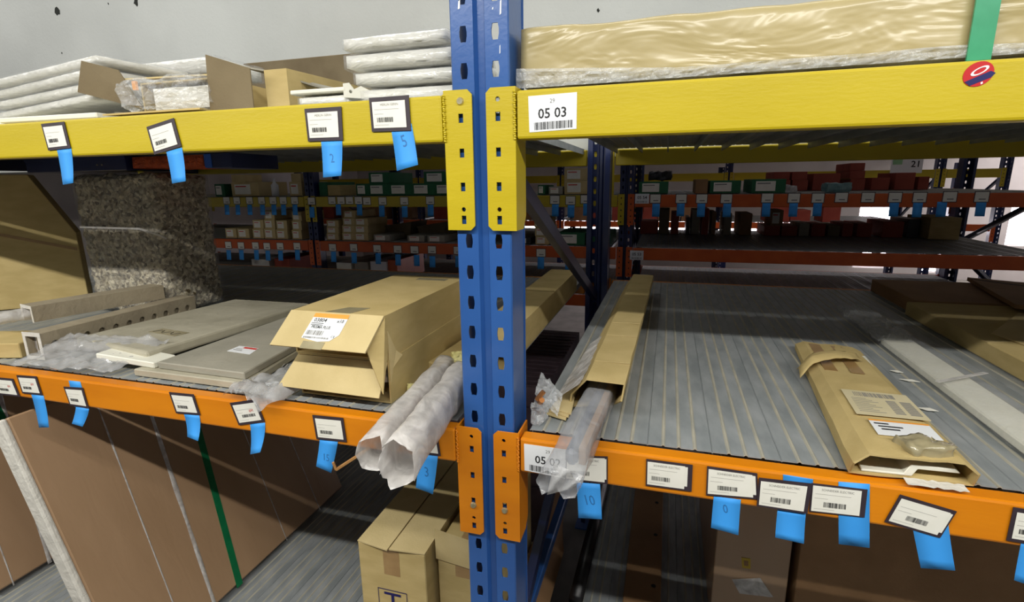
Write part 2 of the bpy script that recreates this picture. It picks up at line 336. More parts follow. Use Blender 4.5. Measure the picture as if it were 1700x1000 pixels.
def beam(label, x0, x1, yf, zt, zb, matl, side=-1, conn=(True, True), bolts=(), group=None, detail=True, depth=.03, drop=None):
    """box beam with an end connector on each post; the front face stands at yf, back side towards +y*side"""
    s = -side; t = thing('rack_beam', label, 'beam', ((x0 + x1) / 2, yf, zb), group)
    ya, yb = sorted((yf, yf + s * depth))
    m = MB(); m.box(x0 + .009, x1 - .009, ya, yb, zb, zt); m.build('beam_body', matl, t, bevel=.004, seg=2)
    zc1 = zt + .006; zc0 = zt - (.2 if drop is None else drop)
    for e, xe in enumerate((x0, x1)):
        if not conn[e]: continue
        sg = -1 if e == 0 else 1      # the plate reaches from the beam end over the post
        a, b = (xe - .038, xe + .004) if e == 0 else (xe - .004, xe + .038)
        yp = yf + s * .002
        if detail:
            cx = (a + b) / 2 + sg * .003; H = []
            for k in range(4): zc = zt - .034 - .05 * k; H.append([(cx - .0038, zc - .0065), (cx + .0038, zc - .0065), (cx + .0038, zc + .0065), (cx - .0038, zc + .0065)])
            for zc in (zt - .010, zt - .168): H.append([(cx + math.cos(q) * .0036, zc + math.sin(q) * .0036) for q in [i * math.tau / 10 for i in range(10)]])
            ch = .007; inn = a if e == 0 else b
            o = [(a, zc0), (b, zc0), (b, zc1), (a, zc1)]
            o = [(a + ch, zc0), (b, zc0), (b, zc1), (a + ch, zc1), (a, zc1 - ch), (a, zc0 + ch)] if e == 0 else [(a, zc0), (b - ch, zc0), (b, zc0 + ch), (b, zc1 - ch), (b - ch, zc1), (a, zc1)]
            m = MB(); m.plate(o, H, (0, yp, 0), (1, 0, 0), (0, 0, 1), (0, s * .003, 0))
            xo = b if e == 0 else a - .003
            m.prism([(xo, yp, zc0 + .0), (xo, yp, zc1), (xo, yp + s * .055, zc1), (xo, yp + s * .055, zc0 + .02), (xo, yp + s * .04, zc0)], (.003, 0, 0))
            pl = m.build('connector_plate', matl, t)
            wl = MB()          # weld bead
            for k in range(22): q = V((xe + sg * -.006 + .0006 * math.sin(k * 2.3), yf + s * .0002, zb + (zt - zb) * (k + .5) / 22)); wl.sbox(q, (.005, .003, .0042), (2, 2, 2), .0008, 300, seed=k, rnd=.001)
            wl.build('weld_bead', matl, t, smooth=True)
            for k in bolts[e] if e < len(bolts) else ():
                zc = zt - .010 if k == 0 else zt - .168 if k == 1 else zt - .142
                MB().cyl((cx, yp, zc), (cx, yp - s * .003, zc), .006, 14, .0045).build('bolt', M['zinc'], t, smooth=False)
        else:
            m = MB(); m.box(a, b, *sorted((yp, yp + s * .003)), zc0, zc1); m.build('connector_plate', matl, t)
            hb = MB()
            for k in range(5): zc = zt - .02 - .04 * k; hb.cyl(((a + b) / 2, yp + s * .001, zc), ((a + b) / 2, yp - s * .0006, zc), .005, 8)
            hb.build('connector_slot', M['hole'], t)
    return t
XL, XR = -2.50, 2.50
beam('yellow front beam carrying four tagged cards, left of the blue upright', XL, -.049, -.01, 1.7175, 1.650, M['yellow'], conn=(True, True), bolts=((), (0,)))
beam('yellow front beam with the 05 03 sticker', .049, XR, -.01, 1.7175, 1.650, M['yellow'], bolts=((), ()))
beam('orange front beam with many tilted cards, left of the blue upright', XL, -.049, -.01, 1.176, 1.114, M['orange'], bolts=((), (2,)))
beam('orange front beam right of the blue upright under the grey ribbed deck', .049, XR, -.01, 1.176, 1.114, M['orange'], bolts=((2,), ()))
for lab, z, mt in (('yellow', 1.7175, M['yellow']), ('orange', 1.176, M['orange']), ('bottom orange', .378, M['orange'])):
    for sd, a, b in (('left', XL, -.049), ('right', .049, XR)):
        beam('%s rear beam at the back of the front rack, %s bay' % (lab, sd), a, b, DEPTH + .01, z, z - .065, mt, side=1, detail=False)
        if lab[0] == 'b': beam('bottom orange front beam of the front rack, %s bay' % sd, a, b, -.01, z, z - .065, mt, detail=False)

# deck panels: a folded sheet with three low ridges, lips turned down
def panel_mesh(L):
    W = .0973; t = .0016; m = MB(); yA, yB = 0, L
    xs = [0]; 
    tp = [(0, -.0014), (.0013, 0)]
    for c in (.024, .048, .072): tp += [(c - .003, 0), (c - .0012, .0018), (c + .0012, .0018), (c + .003, 0)]
    tp += [(W - .0013, 0), (W, -.0014)]
    for (xa, za), (xb, zb) in zip(tp[:-1], tp[1:]):
        rid = 1 if (za > 0 or zb > 0) else 0
        m.hexa([(xa, yA, za - t), (xb, yA, zb - t), (xb, yB, zb - t), (xa, yB, za - t), (xa, yA, za), (xb, yA, zb), (xb, yB, zb), (xa, yB, za)], rid)
    for x in (0, W - t): m.box(x, x + t, yA + .016, yB - .016, -.022, -t)
    return m.mesh('deck_panel', [M['steel'], M['ridge']])
PANEL = panel_mesh(DEPTH - .048); PANEL_FAR = panel_mesh(1.40)
def deck(label, x0, n, y0, z, me, group=None, cross=(), ybk=1.43):
    t = thing('shelf_deck', label, 'shelf deck', (x0, y0, z - .02), group)
    for k in range(n):
        o = bpy.data.objects.new('deck_panel', me); COL.objects.link(o); o.parent = t; o.location = (k * .0975, 0, .018)
    for x in cross: MB().box(x - .02, x + .02, y0 - .003, ybk, z - .065, z - .025).build('support_bar', M['blue_dark'], t)
    return t
XP = .0668
for nm, z in (('yellow', YZ), ('orange', DZ), ('bottom', LZ)):
    deck('grey ribbed steel deck of the %s level in the left bay' % nm, -.0668 - 25 * .0975, 25, .0222, z, PANEL, cross=(-2.1,))
    deck('grey ribbed steel deck of the %s level in the right bay' % nm, XP, 25, .0222, z, PANEL, cross=(2.1,))

# ================================================================== LABELS ON THE FRONT BEAMS
YB = -.0102
def sticker(label, pts, num):
    q = qp(pts, Y=YB); t = thing('rack_sticker', label, 'sticker', q.P(.5, 1)); m = MB(); q.slab(m, .0004); m.build('sticker_sheet', M['paper_w'], t)
    m = MB(); q.text(m, '29', .5, .18, .115, .0006, .95); m.build('level_number', M['inkg'], t)
    m = MB(); q.text(m, num, .5, .52, .27, .0006, .98); m.build('bay_number', M['ink'], t)
    m = MB(); q.bars(m, .11, .93, .74, .95, 30, .0006, 3); m.build('barcode', M['ink'], t)
sticker('white 05 03 bay sticker on the yellow beam', ((877, 160), (958, 153), (957, 214), (879, 220)), '05 03')
sticker('white bay sticker on the orange beam, half hidden by the clear film sleeve', ((870, 737), (950, 748), (949, 797), (871, 781)), '05 02')
def card(label, pts, title=None, inset=(.08, .12, .92, .9), red=None, dy=0.0, bar=(.12, .6, .62, .78), spare=False):
    q = qp(pts, Y=YB - .001 - dy); t = thing('label_holder', label, 'label holder', q.P(.5, 1)); m = MB(); q.slab(m, .0012); m.build('magnet_frame', M['frame'], t)
    if spare: m = MB(); c2 = q.sub(inset[0] + .1, inset[1] + .03, min(.97, inset[2] + .06), inset[3] - .1, .0013); c2.slab(m, .0003); m.build('spare_card', M['paper'], t)
    c = q.sub(*inset, .0016); m = MB(); c.slab(m, .0004); m.build('card', M['paper'], t)
    if title: m = MB(); c.text(m, title, .52, .13, .085, .0006, .85 if len(title) > 14 else 1.0); m.build('title_print', M['inkg'], t)
    m = MB()
    for a0, a1, b in ((.06, .8, .29), (.05, .33, .46), (.05, .48, .88)): c.sub(a0, b, a1, b + .014, .0006).slab(m, .0001)
    m.build('fine_print', M['inkf'], t)
    m = MB(); c.bars(m, bar[0], bar[2], bar[1], bar[3], 22, .0006, len(label)); m.build('barcode', M['ink'], t)
    if red: m = MB(); c.text(m, red, .72, .42, .16, .0007); m.build('red_handwriting', M['inkr'], t)
def btag(label, pts, num=None, curl=.004, pos=(.5, .5), h=.25):
    q = qp(pts, Y=YB - .0003); t = thing('paper_tag', label, 'paper tag', q.P(.5, 1))
    m = MB(); f = lambda a, b: q.P(a, b) + V((0, -curl * b * b * (1 + .5 * a), 0)); m.grid(f, 2, 6); m.build('tag_sheet', M['bluetag'], t, smooth=True, solid=.0003)
    if num:
        m = MB(); vs_, fs_ = TEXTS[num]; k = h / .7; ar = q.d.length / q.r.length
        m.add([f(pos[0] + (v.x - .25 * v.y) * k * ar * .8, pos[1] - v.y * k) + V((0, -.0005, 0)) for v in vs_], fs_); m.build('pencil_number', M['pencil'], t)
# yellow beam, left bay
for args in (
    ('square card by the leftmost bag stack on the yellow beam', ((69, 206), (107, 202), (118, 246), (81, 250)), None),
    ('most tilted card on the yellow beam below the open carton', ((244, 211), (289, 196), (302, 243), (257, 257)), None),
    ('square card with faded print on the yellow beam below the white tray', ((506, 181), (567, 177), (570, 233), (512, 235)), 'MERLIN GERIN'),
    ('square card next to the blue upright on the yellow beam', ((613, 163), (679, 158), (683, 217), (618, 219)), 'MERLIN GERIN')):
    card(args[0], args[1], args[2], inset=(.07, .13, .9, .9))
btag('curled blue tag under the card by the leftmost bag stack', ((94, 246), (118, 244), (127, 304), (108, 307)), curl=.004)
btag('blue tag under the most tilted card of the yellow beam', ((276, 252), (302, 245), (313, 301), (289, 305)))
btag('blue tag with pencilled 2 below the faded card of the yellow beam', ((533, 234), (568, 232), (570, 292), (539, 295)), '2')
btag('blue tag with a large pencilled 5, close to the blue upright', ((650, 218), (683, 205), (697, 274), (661, 284)), '5', pos=(.52, .35), h=.3)
# orange beam, left bay
card('card with red 6M writing at the far left end of the orange beam', ((-12, 626), (22, 629), (34, 659), (0, 655)), None, red='6M')
card('card with red 6M writing above a narrow blue tag, near the box-section channels', ((28, 623), (61, 625), (71, 656), (38, 653)), None, red='6M')
card('small card overlapping a blue strip, below the crumpled clear film', ((106, 642), (138, 644), (148, 678), (117, 673)), None)
card('card on the orange beam below the white panel in paper wrap', ((281, 651), (322, 655), (333, 689), (293, 686)), None)
card('tilted card with red 6M writing next to the crumpled bag', ((382, 669), (425, 663), (440, 700), (397, 706)), None, red='6M', bar=(.25, .58, .85, .74))
card('card on the orange beam right below the open carton flaps', ((519, 689), (570, 694), (576, 734), (526, 729)), None)
card('card mostly hidden behind the milky film sleeves', ((684, 712), (726, 719), (732, 757), (690, 752)), None)
btag('narrow blue tag under the second red 6M card', ((52, 655), (72, 657), (86, 708), (68, 709)))
btag('blue strip running behind the small card, short end below', ((114, 632), (133, 634), (148, 680), (124, 676)), curl=.0)
btag('short blue end below the small overlapped card', ((126, 676), (148, 679), (144, 706), (124, 702)), curl=.006)
btag('blue tag below the card at the paper-wrapped panel', ((305, 687), (331, 690), (339, 727), (318, 722)), curl=.01)
btag('curled blue tag below the tilted red 6M card', ((415, 704), (440, 702), (443, 744), (423, 750)), curl=.012)
btag('blue tag with pencilled 15, touched by a wood splinter', ((531, 729), (561, 733), (553, 783), (527, 773)), '15', pos=(.5, .6), h=.22)
btag('blue tag with pencilled 3 under the milky film sleeves', ((696, 752), (727, 757), (721, 818), (692, 808)), '3', pos=(.5, .5))
# orange beam, right bay
SE = 'SCHNEIDER ELECTRIC'
card('wide card just right of the film sleeve on the orange beam', ((940, 756), (1009, 758), (1009, 804), (938, 796)), SE, inset=(.03, .06, .93, .93), spare=True)
card('wide card without blue tag on the orange beam', ((1073, 762), (1150, 772), (1148, 816), (1072, 806)), SE, inset=(.03, .08, .84, .93), spare=True)
card('wide card above the blue tag with a pencilled 0', ((1174, 774), (1257, 786), (1259, 829), (1172, 822)), SE, inset=(.03, .08, .9, .93), bar=(.22, .62, .66, .8), spare=True)
card('wide card touching its right-hand neighbour on the orange beam', ((1260, 793), (1348, 803), (1340, 853), (1256, 840)), SE, inset=(.04, .1, .92, .93), bar=(.25, .6, .7, .8), dy=.0018)
card('wide card beneath the torn kraft pack end', ((1347, 802), (1440, 813), (1435, 859), (1343, 849)), SE, inset=(.03, .06, .9, .95), bar=(.25, .6, .72, .8))
card('strongly tilted card on the orange beam', ((1494, 821), (1588, 849), (1560, 893), (1468, 866)), None, inset=(.05, .1, .92, .92), bar=(.28, .58, .72, .78), spare=True)
card('last card at the right end of the orange beam in view', ((1682, 842), (1770, 856), (1762, 912), (1670, 897)), None)
btag('blue tag with pencilled 10 below the film sleeve', ((957, 801), (996, 804), (1000, 859), (961, 858)), '10', h=.28)
btag('blue tag with pencilled 0 on the orange beam', ((1185, 824), (1230, 830), (1225, 885), (1180, 874)), '0', h=.25, pos=(.47, .35))
btag('plain blue tag below the card touching its neighbour', ((1291, 845), (1338, 852), (1333, 899), (1286, 890)))
btag('small blue strip above the card touching its neighbour', ((1300, 788), (1350, 796), (1349, 808), (1300, 801)), curl=0)
btag('plain blue tag behind the card beneath the torn pack', ((1392, 800), (1444, 804), (1443, 909), (1392, 903)), curl=.001)
btag('large blue tag below the strongly tilted card', ((1510, 850), (1574, 868), (1583, 944), (1527, 941)), curl=.003)
btag('blue tag at the right end of the orange beam in view', ((1696, 898), (1730, 903), (1722, 975), (1682, 962)), curl=.002)
# round sticker
c = at(1624, 123, Y=YB); t = thing('round_sticker', 'round red and navy sticker on the yellow beam', 'sticker', c)
rx, rz = .0148, .0118
rot = Matrix.Rotation(math.radians(-28), 3, 'Y')
dsk = lambda a, b, e: c + rot @ V((a * rx, 0, b * rz * 1.0)) + V((0, -e, 0))
MB().prism([dsk(math.cos(k) * 1.0, math.sin(k) * 1.1, 0) for k in [i * math.tau / 28 for i in range(28)]], (0, -.0005, 0)).build('disc', M['red'], t)
pts = [(-.98, -.1), (.75, -.25), (.95, -.62), (.6, -.82), (-.8, -.66)]
MB().prism([dsk(a, b, .0005) for a, b in pts], (0, -.0003, 0)).build('navy_band', M['navy'], t)
m = MB(); n = 20
for i in range(n):
    k0, k1 = i * math.tau / n, (i + 1) * math.tau / n
    P_ = lambda k, r: dsk(.15 + math.cos(k) * .62 * r, .22 + math.sin(k) * .3 * r, .0006)
    m.prism([P_(k0, 1), P_(k1, 1), P_(k1, .68), P_(k0, .68)], (0, -.0003, 0))
m.build('white_ring', M['paper_w'], t)
MB().prism([dsk(a, b, .0006) for a, b in ((-.1, -.82), (.04, -.82), (.0, -1.0), (-.14, -1.0))], (0, -.0003, 0)).build('white_mark', M['paper_w'], t)

# ================================================================== GOODS: helpers
def rotz(a): return Matrix.Rotation(math.radians(a), 3, 'Z')
def carton(label, x0, x1, y0, y1, z0, z1, matl, name='cardboard_box', cat='box', group=None, tape=None, bevel=.002, ang=0):
    """closed carton with a taped lid seam; tape = 'x' or 'y' direction of the seam on the top"""
    c = V(((x0 + x1) / 2, (y0 + y1) / 2, z0)); t = thing(name, label, cat, c, group); t.rotation_euler.z = math.radians(ang)
    MB().box(x0, x1, y0, y1, z0, z1).build('carton_body', matl, t, bevel=bevel)
    if tape == 'y':
        xm = (x0 + x1) / 2; m = MB(); m.box(xm - .02, xm + .02, y0 - .0006, y1, z1, z1 + .0006); m.box(xm - .02, xm + .02, y0 - .0006, y0, z1 - .07, z1); m.build('tape_strip', M['tape'], t)
    if tape == 'x':
        ym = (y0 + y1) / 2; MB().box(x0, x1, ym - .02, ym + .02, z1, z1 + .0006).build('tape_strip', M['tape'], t)
    return t
def wrapped(label, c, d, ang, tilt=(0, 0), name='bagged_package', group=None, cat='package', amp=.006, seed=0, fm='film_thin'):
    """flat white panel in loose clear film; c = centre of the underside"""
    t = thing(name, label, cat, c, group); Mx = Matrix.Rotation(math.radians(ang), 3, 'Z') @ Matrix.Rotation(math.radians(tilt[0]), 3, 'X') @ Matrix.Rotation(math.radians(tilt[1]), 3, 'Y')
    cc = V(c) + V((0, 0, d[2] / 2))
    m = MB(); m.sbox(cc, (d[0] * .96, d[1] * .96, d[2] * .78), (10, 6, 2), .001, 10, Mx, seed, rnd=.002); m.build('panel', M['whitewrap'], t, smooth=True)
    m = MB(); m.sbox(cc, (d[0], d[1], d[2] * .96), (36, 10, 5), amp * .5, 34, Mx, seed + 3.1, rnd=.004); m.build('film_wrap', M[fm], t, smooth=True)
    return t
def sheet(name, matl, P, th, parent=None, nu=1, nv=1, fn=None, smooth=False):
    """thin board spanned by four corners"""
    q = Quad(*P); m = MB()
    m.grid((lambda a, b: q.P(a, b) + (fn(a, b) if fn else V())), nu, nv); return m.build(name, matl, parent, smooth=smooth, solid=th)
def film_sleeve(name, label, a, b, rx, rz, parent=None, matl='film_milky', n=22, seg=26, seed=1, flare=.0, flat=0.0, cut=True):
    """soft film tube from the near mouth a to the far end b"""
    a = V(a); b = V(b); d = (b - a).normalized(); r = d.cross(V((0, 0, 1))).normalized(); u = r.cross(d); R = []
    for k in range(seg + 1):
        s = k / seg; c = a.lerp(b, s); ring = []
        for i in range(n):
            t_ = i * math.tau / n; nz = noise.noise(V((math.cos(t_) * 1.3 + seed, math.sin(t_) * 1.3, s * 5))) * .18 + noise.noise(V((math.cos(t_) * 4 + seed, math.sin(t_) * 4, s * 14))) * .08
            fx = 1 + flare * max(0, 1 - s * 5); fz = (1 - flat * max(0, 1 - s * 6))
            sx = math.copysign(abs(math.cos(t_)) ** .7, math.cos(t_)); sz = math.copysign(abs(math.sin(t_)) ** .7, math.sin(t_))
            off = -d * (.03 * (.5 + noise.noise(V((i * .6 + seed, 2, 3)))) if (k == 0 and cut) else 0)
            ring.append(c + r * sx * rx * fx * (1 + nz) + u * sz * rz * fz * (1 + nz) + off)
        R.append(ring)
    m = MB(); m.rings(R, (False, False)); o = m.build(name, M[matl], parent, smooth=True, solid=.0003)
    return o
def crumple(c, d, seed, matl, name, parent=None, amp=.5, n=(12, 10, 5), ang=0):
    m = MB(); m.sbox(c, d, n, min(d) * amp, 28, rotz(ang), seed, rnd=min(d) * .2); return m.build(name, M[matl], parent, smooth=False)

# ================================================================== ORANGE LEVEL, LEFT BAY
Z = DZ + .0006
# rotated big carton at the far left: its face runs at 45 degrees in plan
A = V((-2.24, .08, Z)); Bq = V((-1.748, .570, Z)); back = V((-.05, .05, 0))
t = thing('cardboard_box', 'large thick cardboard pack with a sloping top corner, beside the chip bale', 'package', (A + Bq) / 2)
poly = [A, Bq, V((Bq.x, Bq.y, 1.435)), V((-1.818, .50, 1.637)), V((A.x, A.y, 1.637))]
MB().prism(poly, back).build('carton_body', M['card'], t, bevel=.002)
q = Quad(V((-2.24, .08, 1.66)), V((-1.75, .568, 1.376)), V((-1.75, .568, 1.370)), V((-2.24, .08, 1.654)))
MB().prism([V((A.x, A.y, 1.60)) , V((-1.752, .566, 1.382)), V((-1.752, .566, 1.372)), V((A.x, A.y, 1.59))], V((.0006, -.0006, 0))).build('seam_tape', M['tape'], t)
# chip bale
t = thing('wrapped_bale', 'tall film-wrapped bale of brown and white packing chips', 'bale', (-1.406, .575, Z))
m = MB(); m.sbox((-1.406, .575, Z + .2285), (.335, .21, .440), (26, 14, 34), .009, 40, None, 2.0, rnd=.006); m.build('chip_filling', M['bale'], t, smooth=False)
m = MB(); m.sbox((-1.406, .575, Z + .2285), (.346, .222, .450), (22, 12, 26), .003, 26, None, 5.0, rnd=.006); m.build('film_wrap', M['film_thin'], t, smooth=True)
m = MB(); pr = None
path = [at(133, 377, Y=.461), at(232, 380, Y=.461), at(268, 392, Y=.461), at(276, 396, Y=.462)]
for a, b in zip(path[:-1], path[1:]): m.bar(a, b, .004, .006)
m.build('film_fold', M['film_milky'], t)
zt = 1.641
t = thing('blue_tray', 'dark blue shallow tray lying on the chip bale', 'tray', (-1.53, .56, zt)); MB().box(-1.75, -1.315, .46, .70, zt, zt + .044).build('tray_body', M['blue_dark'], t, bevel=.002); MB().box(-1.752, -1.313, .458, .462, zt + .034, zt + .0445).build('tray_rim', M['blue_dark'], t)
for x in (-1.43, -1.41): MB().cyl((x, .46, zt + .018), (x, .457, zt + .018), .002, 8).build('rivet', M['zinc'], t)
tag(MB().sbox((-1.165, .57, zt + .0225), (.28, .2, .038), (14, 6, 3), .003, 40, None, 1, rnd=.003).build('orange_mesh_bundle', mat('orange_net', (150, 58, 22), (190, 80, 30), .7, scale=60, bump=.6, bscale=120)), 'orange rough bundle lying on the chip bale next to the blue tray', 'bundle')
t = thing('blue_box', 'small dark blue box on top of the bale end, overhanging to the right', 'box', (-.965, .56, zt)); MB().box(-1.02, -.925, .47, .66, zt, zt + .042).build('box_body', M['blue_dark'], t, bevel=.002); MB().box(-1.0202, -.995, .468, .47, zt + .002, zt + .04).build('end_label', mat('mid_blue', (40, 92, 190), None, .5), t)
# support for the small blue box: bracket tray behind the bale
# flat kraft strip carton at the left front
t = thing('flat_carton', 'yellowish flat cardboard box at the left front edge beside the channels', 'box', (-1.32, .10, Z)); MB().prism([V((-1.24, .055, Z)), V((-1.285, .17, Z)), V((-1.62, .06, Z)), V((-1.55, -.03, Z))], (0, 0, .038)).build('carton_body', M['card'], t, bevel=.002)
# box-section channel with round holes, wrapped in paper
def channel(label, near, far, wd, ht, th, matl, holes=0, inv=False, name='metal_channel'):
    near = V(near); far = V(far); d = (far - near).normalized(); r = V((d.y, -d.x, 0)).normalized(); L = (far - near).length; up = V((0, 0, 1))
    t = thing(name, label, 'channel', near)
    m = MB(); H = []
    if holes:
        for k in range(holes): cx = .03 + (L - .06) * k / (holes - 1); H.append([(cx + math.cos(q) * .0095, ht * .5 + math.sin(q) * .0095) for q in [i * math.tau / 14 for i in range(14)]])
    o = near + r * wd / 2
    m.plate([(0, 0), (L, 0), (L, ht), (0, ht)], H, o, d, up, -r * th)
    m.build('holed_wall' if holes else 'outer_wall', matl, t)
    def wall(a0, a1, z0, z1):
        q = [near + r * a0 + up * z0, near + r * a1 + up * z0, near + r * a1 + up * z1, near + r * a0 + up * z1]; mm = MB(); mm.prism(q, d * L); return mm
    wall(-wd / 2, wd / 2 - th, ht - th, ht).build('top_wall', matl, t, bevel=.002)
    wall(-wd / 2, -wd / 2 + th, 0, ht - th).build('inner_wall', matl, t, bevel=.002)
    if not inv: wall(-wd / 2 + th, wd / 2 - th, 0, th).build('bottom_wall', matl, t)
    return t, d, r
n1, f1 = V((-1.196, .06, Z)), V((-1.206, .506, Z))
t, d, r = channel('taupe box-section channel with a row of round holes, lying on the deck', n1, f1, .056, .066, .006, M['taupe'], 11)
if 1:
    m = MB(); m.plate([(-.030, -.0005), (.030, -.0005), (.030, .0685), (-.030, .0685)], [[(-.021, .008), (.020, .008), (.020, .058), (-.021, .058)]], n1 - d * .0012, r, (0, 0, 1), d * .001); m.build('white_end_rim', M['foam'], t)
    m = MB(); m.sbox(n1 + d * .05 + V((0, 0, .032)), (.036, .07, .046), (8, 8, 6), .006, 60, None, 3); m.build('film_plug', M['film_milky'], t, smooth=True)
    m = MB(); m.prism([n1 + r * .0145 + V((0, 0, .008)), n1 + r * .0135 + V((0, 0, .008)), n1 + r * .0135 + V((0, 0, .058)), n1 + r * .0145 + V((0, 0, .058))], d * (f1 - n1).length); m.build('inner_liner', M['taupe'], t)
n2, f2 = V((-1.334, .14, Z + .0675)), V((-1.262, .455, Z + .0675))
t, d, r = channel('taupe C-channel resting crosswise on the holed channel', n2, f2, .066, .042, .006, M['taupe'], 0, True)
m = MB(); m.plate([(-.034, .0), (-.034, .0432), (.034, .0432), (.034, -.001), (.026, -.001), (.026, .034), (-.026, .034), (-.026, 0)], [], n2 - d * .0012, r, (0, 0, 1), d * .001); m.build('white_end_rim', M['foam'], t)
m = MB(); m.sbox(n2 + V((-.028, -.012, .016)), (.05, .09, .026), (8, 10, 4), .006, 40, rotz(-20), 8, rnd=.004); m.build('film_tongue', M['film_milky'], t, smooth=True)
# paper-wrapped white panel with loose film at its end
t = thing('paper_wrapped_panel', 'white panel in grey paper wrap with loose film at its open end', 'panel', (-.98, .32, Z))
zt_ = Z + .044
m = MB(); P0 = [V((-1.135, .115, zt_)), V((-.845, .07, zt_)), V((-.812, .60, zt_ - .004)), V((-1.09, .58, zt_))]
m.prism([P0[0], P0[1], P0[2], P0[3]], (0, 0, -.0265)); pw = m.build('paper_wrap', M['greywrap'], t, bevel=.006, seg=2)
m = MB(); m.prism([V((-.985, .056, Z + .020)), V((-.80, .048, Z + .016)), V((-.795, .10, Z + .018)), V((-.98, .12, Z + .022))], (0, 0, .014)); m.build('white_panel_edge', M['white'], t, bevel=.002)
qq = Quad(V((-.99, .235, zt_ + .0003)), V((-.885, .22, zt_ + .0003)), V((-.895, .185, zt_ + .0003)), V((-1.0, .20, zt_ + .0003)))
m = MB(); qq.slab(m, .0003); m.build('tape_patch', M['cleartape'], pw)
mk = MB()
for k in range(5): mk.bar(qq.P(.1 + k * .17, .85 - .5 * (k % 2), .0009), qq.P(.2 + k * .17, .35 + .4 * (k % 2), .0009), .0016, .0004)
mk.build('pen_marks', M['ink'], pw)
m = MB(); m.grid(lambda a, b: V((-1.155 + a * .30 - .03 * b, .120 - b * .125 + .02 * a, Z + .042 * (1 - b) ** 1.3 + .012 + .012 * noise.noise(V((a * 7, b * 6, 1))) + .006 * noise.noise(V((a * 18, b * 14, 4))))), 30, 18)
m.build('loose_film', M['film_smooth'], t, smooth=True, solid=.0003)
tag(MB().prism([V((-.80, .045, Z)), V((-.755, .052, Z)), V((-.765, .07, Z + .016)), V((-.795, .065, Z + .016))], (.0, .02, .003)).build('metal_clip', M['steel']), 'small bent steel clip on the deck at the white panel edge', 'clip')
# grey board pack, two layers
t = thing('grey_board_pack', 'flat grey board pack carrying a red and white label', 'board', (-.70, .32, Z))
m = MB(); m.prism([V((-.79, .05, Z + .0165)), V((-.548, .043, Z + .0165)), V((-.585, .30, Z + .0165)), V((-.60, .60, Z + .0165)), V((-.785, .61, Z + .0165))], (0, 0, .016)); up_ = m.build('upper_board', M['greycard'], t, bevel=.002)
m = MB(); m.prism([V((-.845, .035, Z)), V((-.535, .030, Z)), V((-.59, .32, Z)), V((-.61, .56, Z)), V((-.785, .56, Z))], (0, 0, .016)); m.build('lower_board', M['greywrap'], t, bevel=.002)
qq = Quad(*[V((x, y, Z + .0328)) for x, y in ((-.700, .190), (-.640, .186), (-.626, .143), (-.698, .150))]); m = MB(); qq.slab(m, .0004); lb = m.build('paper_label', M['paper_w'], t)
m = MB(); qq.sub(.35, .08, .98, .3, .0006).slab(m, .0002); m.build('red_band', M['inkr'], lb)
m = MB(); qq.sub(.1, .62, .5, .7, .0006).slab(m, .0002); qq.sub(.12, .42, .4, .48, .0006).slab(m, .0002); m.build('label_print', M['inkg'], lb)
# crumpled clear bag beside the cartons
t = thing('plastic_bag', 'crumpled clear plastic bag between the grey boards and the open cartons', 'plastic bag', (-.49, .06, Z))
m = MB(); m.grid(lambda a, b: V((-.555 + a * .13 + .03 * b, -.008 + b * .19 - .05 * a * (1 - b), Z + .004 + .030 * abs(noise.noise(V((a * 4, b * 4, 2)))) + .020 * math.sin(a * math.pi) * (1 - b * .5) + .008 * noise.noise(V((a * 13, b * 13, 6))))), 22, 24)
m.build('film_sheet', M['film_smooth'], t, smooth=True, solid=.0003)
m = MB(); m.sbox((-.472, .012, Z + .014), (.05, .03, .024), (8, 6, 5), .008, 60, rotz(20), 4); m.build('bag_knot', M['film'], t)
qq = Quad(V((-.50, .105, Z + .034)), V((-.455, .12, Z + .034)), V((-.45, .105, Z + .032)), V((-.495, .09, Z + .032))); m = MB(); qq.bars(m, 0, 1, 0, 1, 7, .001, 4); m.build('bag_print', M['inkg'], t)

# two open cartons stacked
def open_carton(label, x0, x1, y0, y1, z0, z1, matl):
    t = thing('open_carton', label, 'box', ((x0 + x1) / 2, (y0 + y1) / 2, z0)); th = .003
    m = MB(); m.box(x0, x1, y0, y1, z0, z0 + th).box(x0, x1, y0, y1, z1 - th, z1).box(x0, x0 + th, y0, y1, z0 + th, z1 - th).box(x1 - th, x1, y0, y1, z0 + th, z1 - th).box(x0 + th, x1 - th, y1 - th, y1, z0 + th, z1 - th)
    m.build('carton_walls', matl, t); return t
x0, x1, y0, y1 = -.418, -.216, .05, .455; zm = Z + .086
lo_ = open_carton('lower of two stacked open cartons, plain front flap folded down', x0 + .003, x1 + .003, y0, y1, Z, zm, M['card'])
sheet('front_flap', M['card2'], [V((x0 + .004, y0, zm - .004)), V((x1 + .0, y0, zm - .004)), V((x1 - .002, y0 - .034, zm - .062)), V((x0 - .022, y0 - .034, zm - .060))], .003, lo_)
up = open_carton('upper of two stacked open cartons, with a torn orange-topped label on its flap', x0, x1, y0, y1, zm + .0004, Z + .172, M['card'])
zt = Z + .172
F = [V((x0, y0, zt)), V((x1, y0, zt)), V((x1 - .012, y0 - .052, zt - .056)), V((x0 - .014, y0 - .052, zt - .056))]
fl = sheet('front_flap', M['card2'], F, .003, up)
fq = Quad(*F); lq = fq.sub(.29, .05, .66, .82, .0019)
m = MB(); m.prism([lq.P(0, 0), lq.P(1, 0), lq.P(1, .72), lq.P(.82, .95), lq.P(.5, 1.0), lq.P(.0, .9)], lq.n * .0004); m.build('paper_label', M['paper_w'], up)
m = MB(); lq.sub(0, 0, 1, .15, .0006).slab(m, .0001); m.build('orange_band', M['orangeprint'], up)
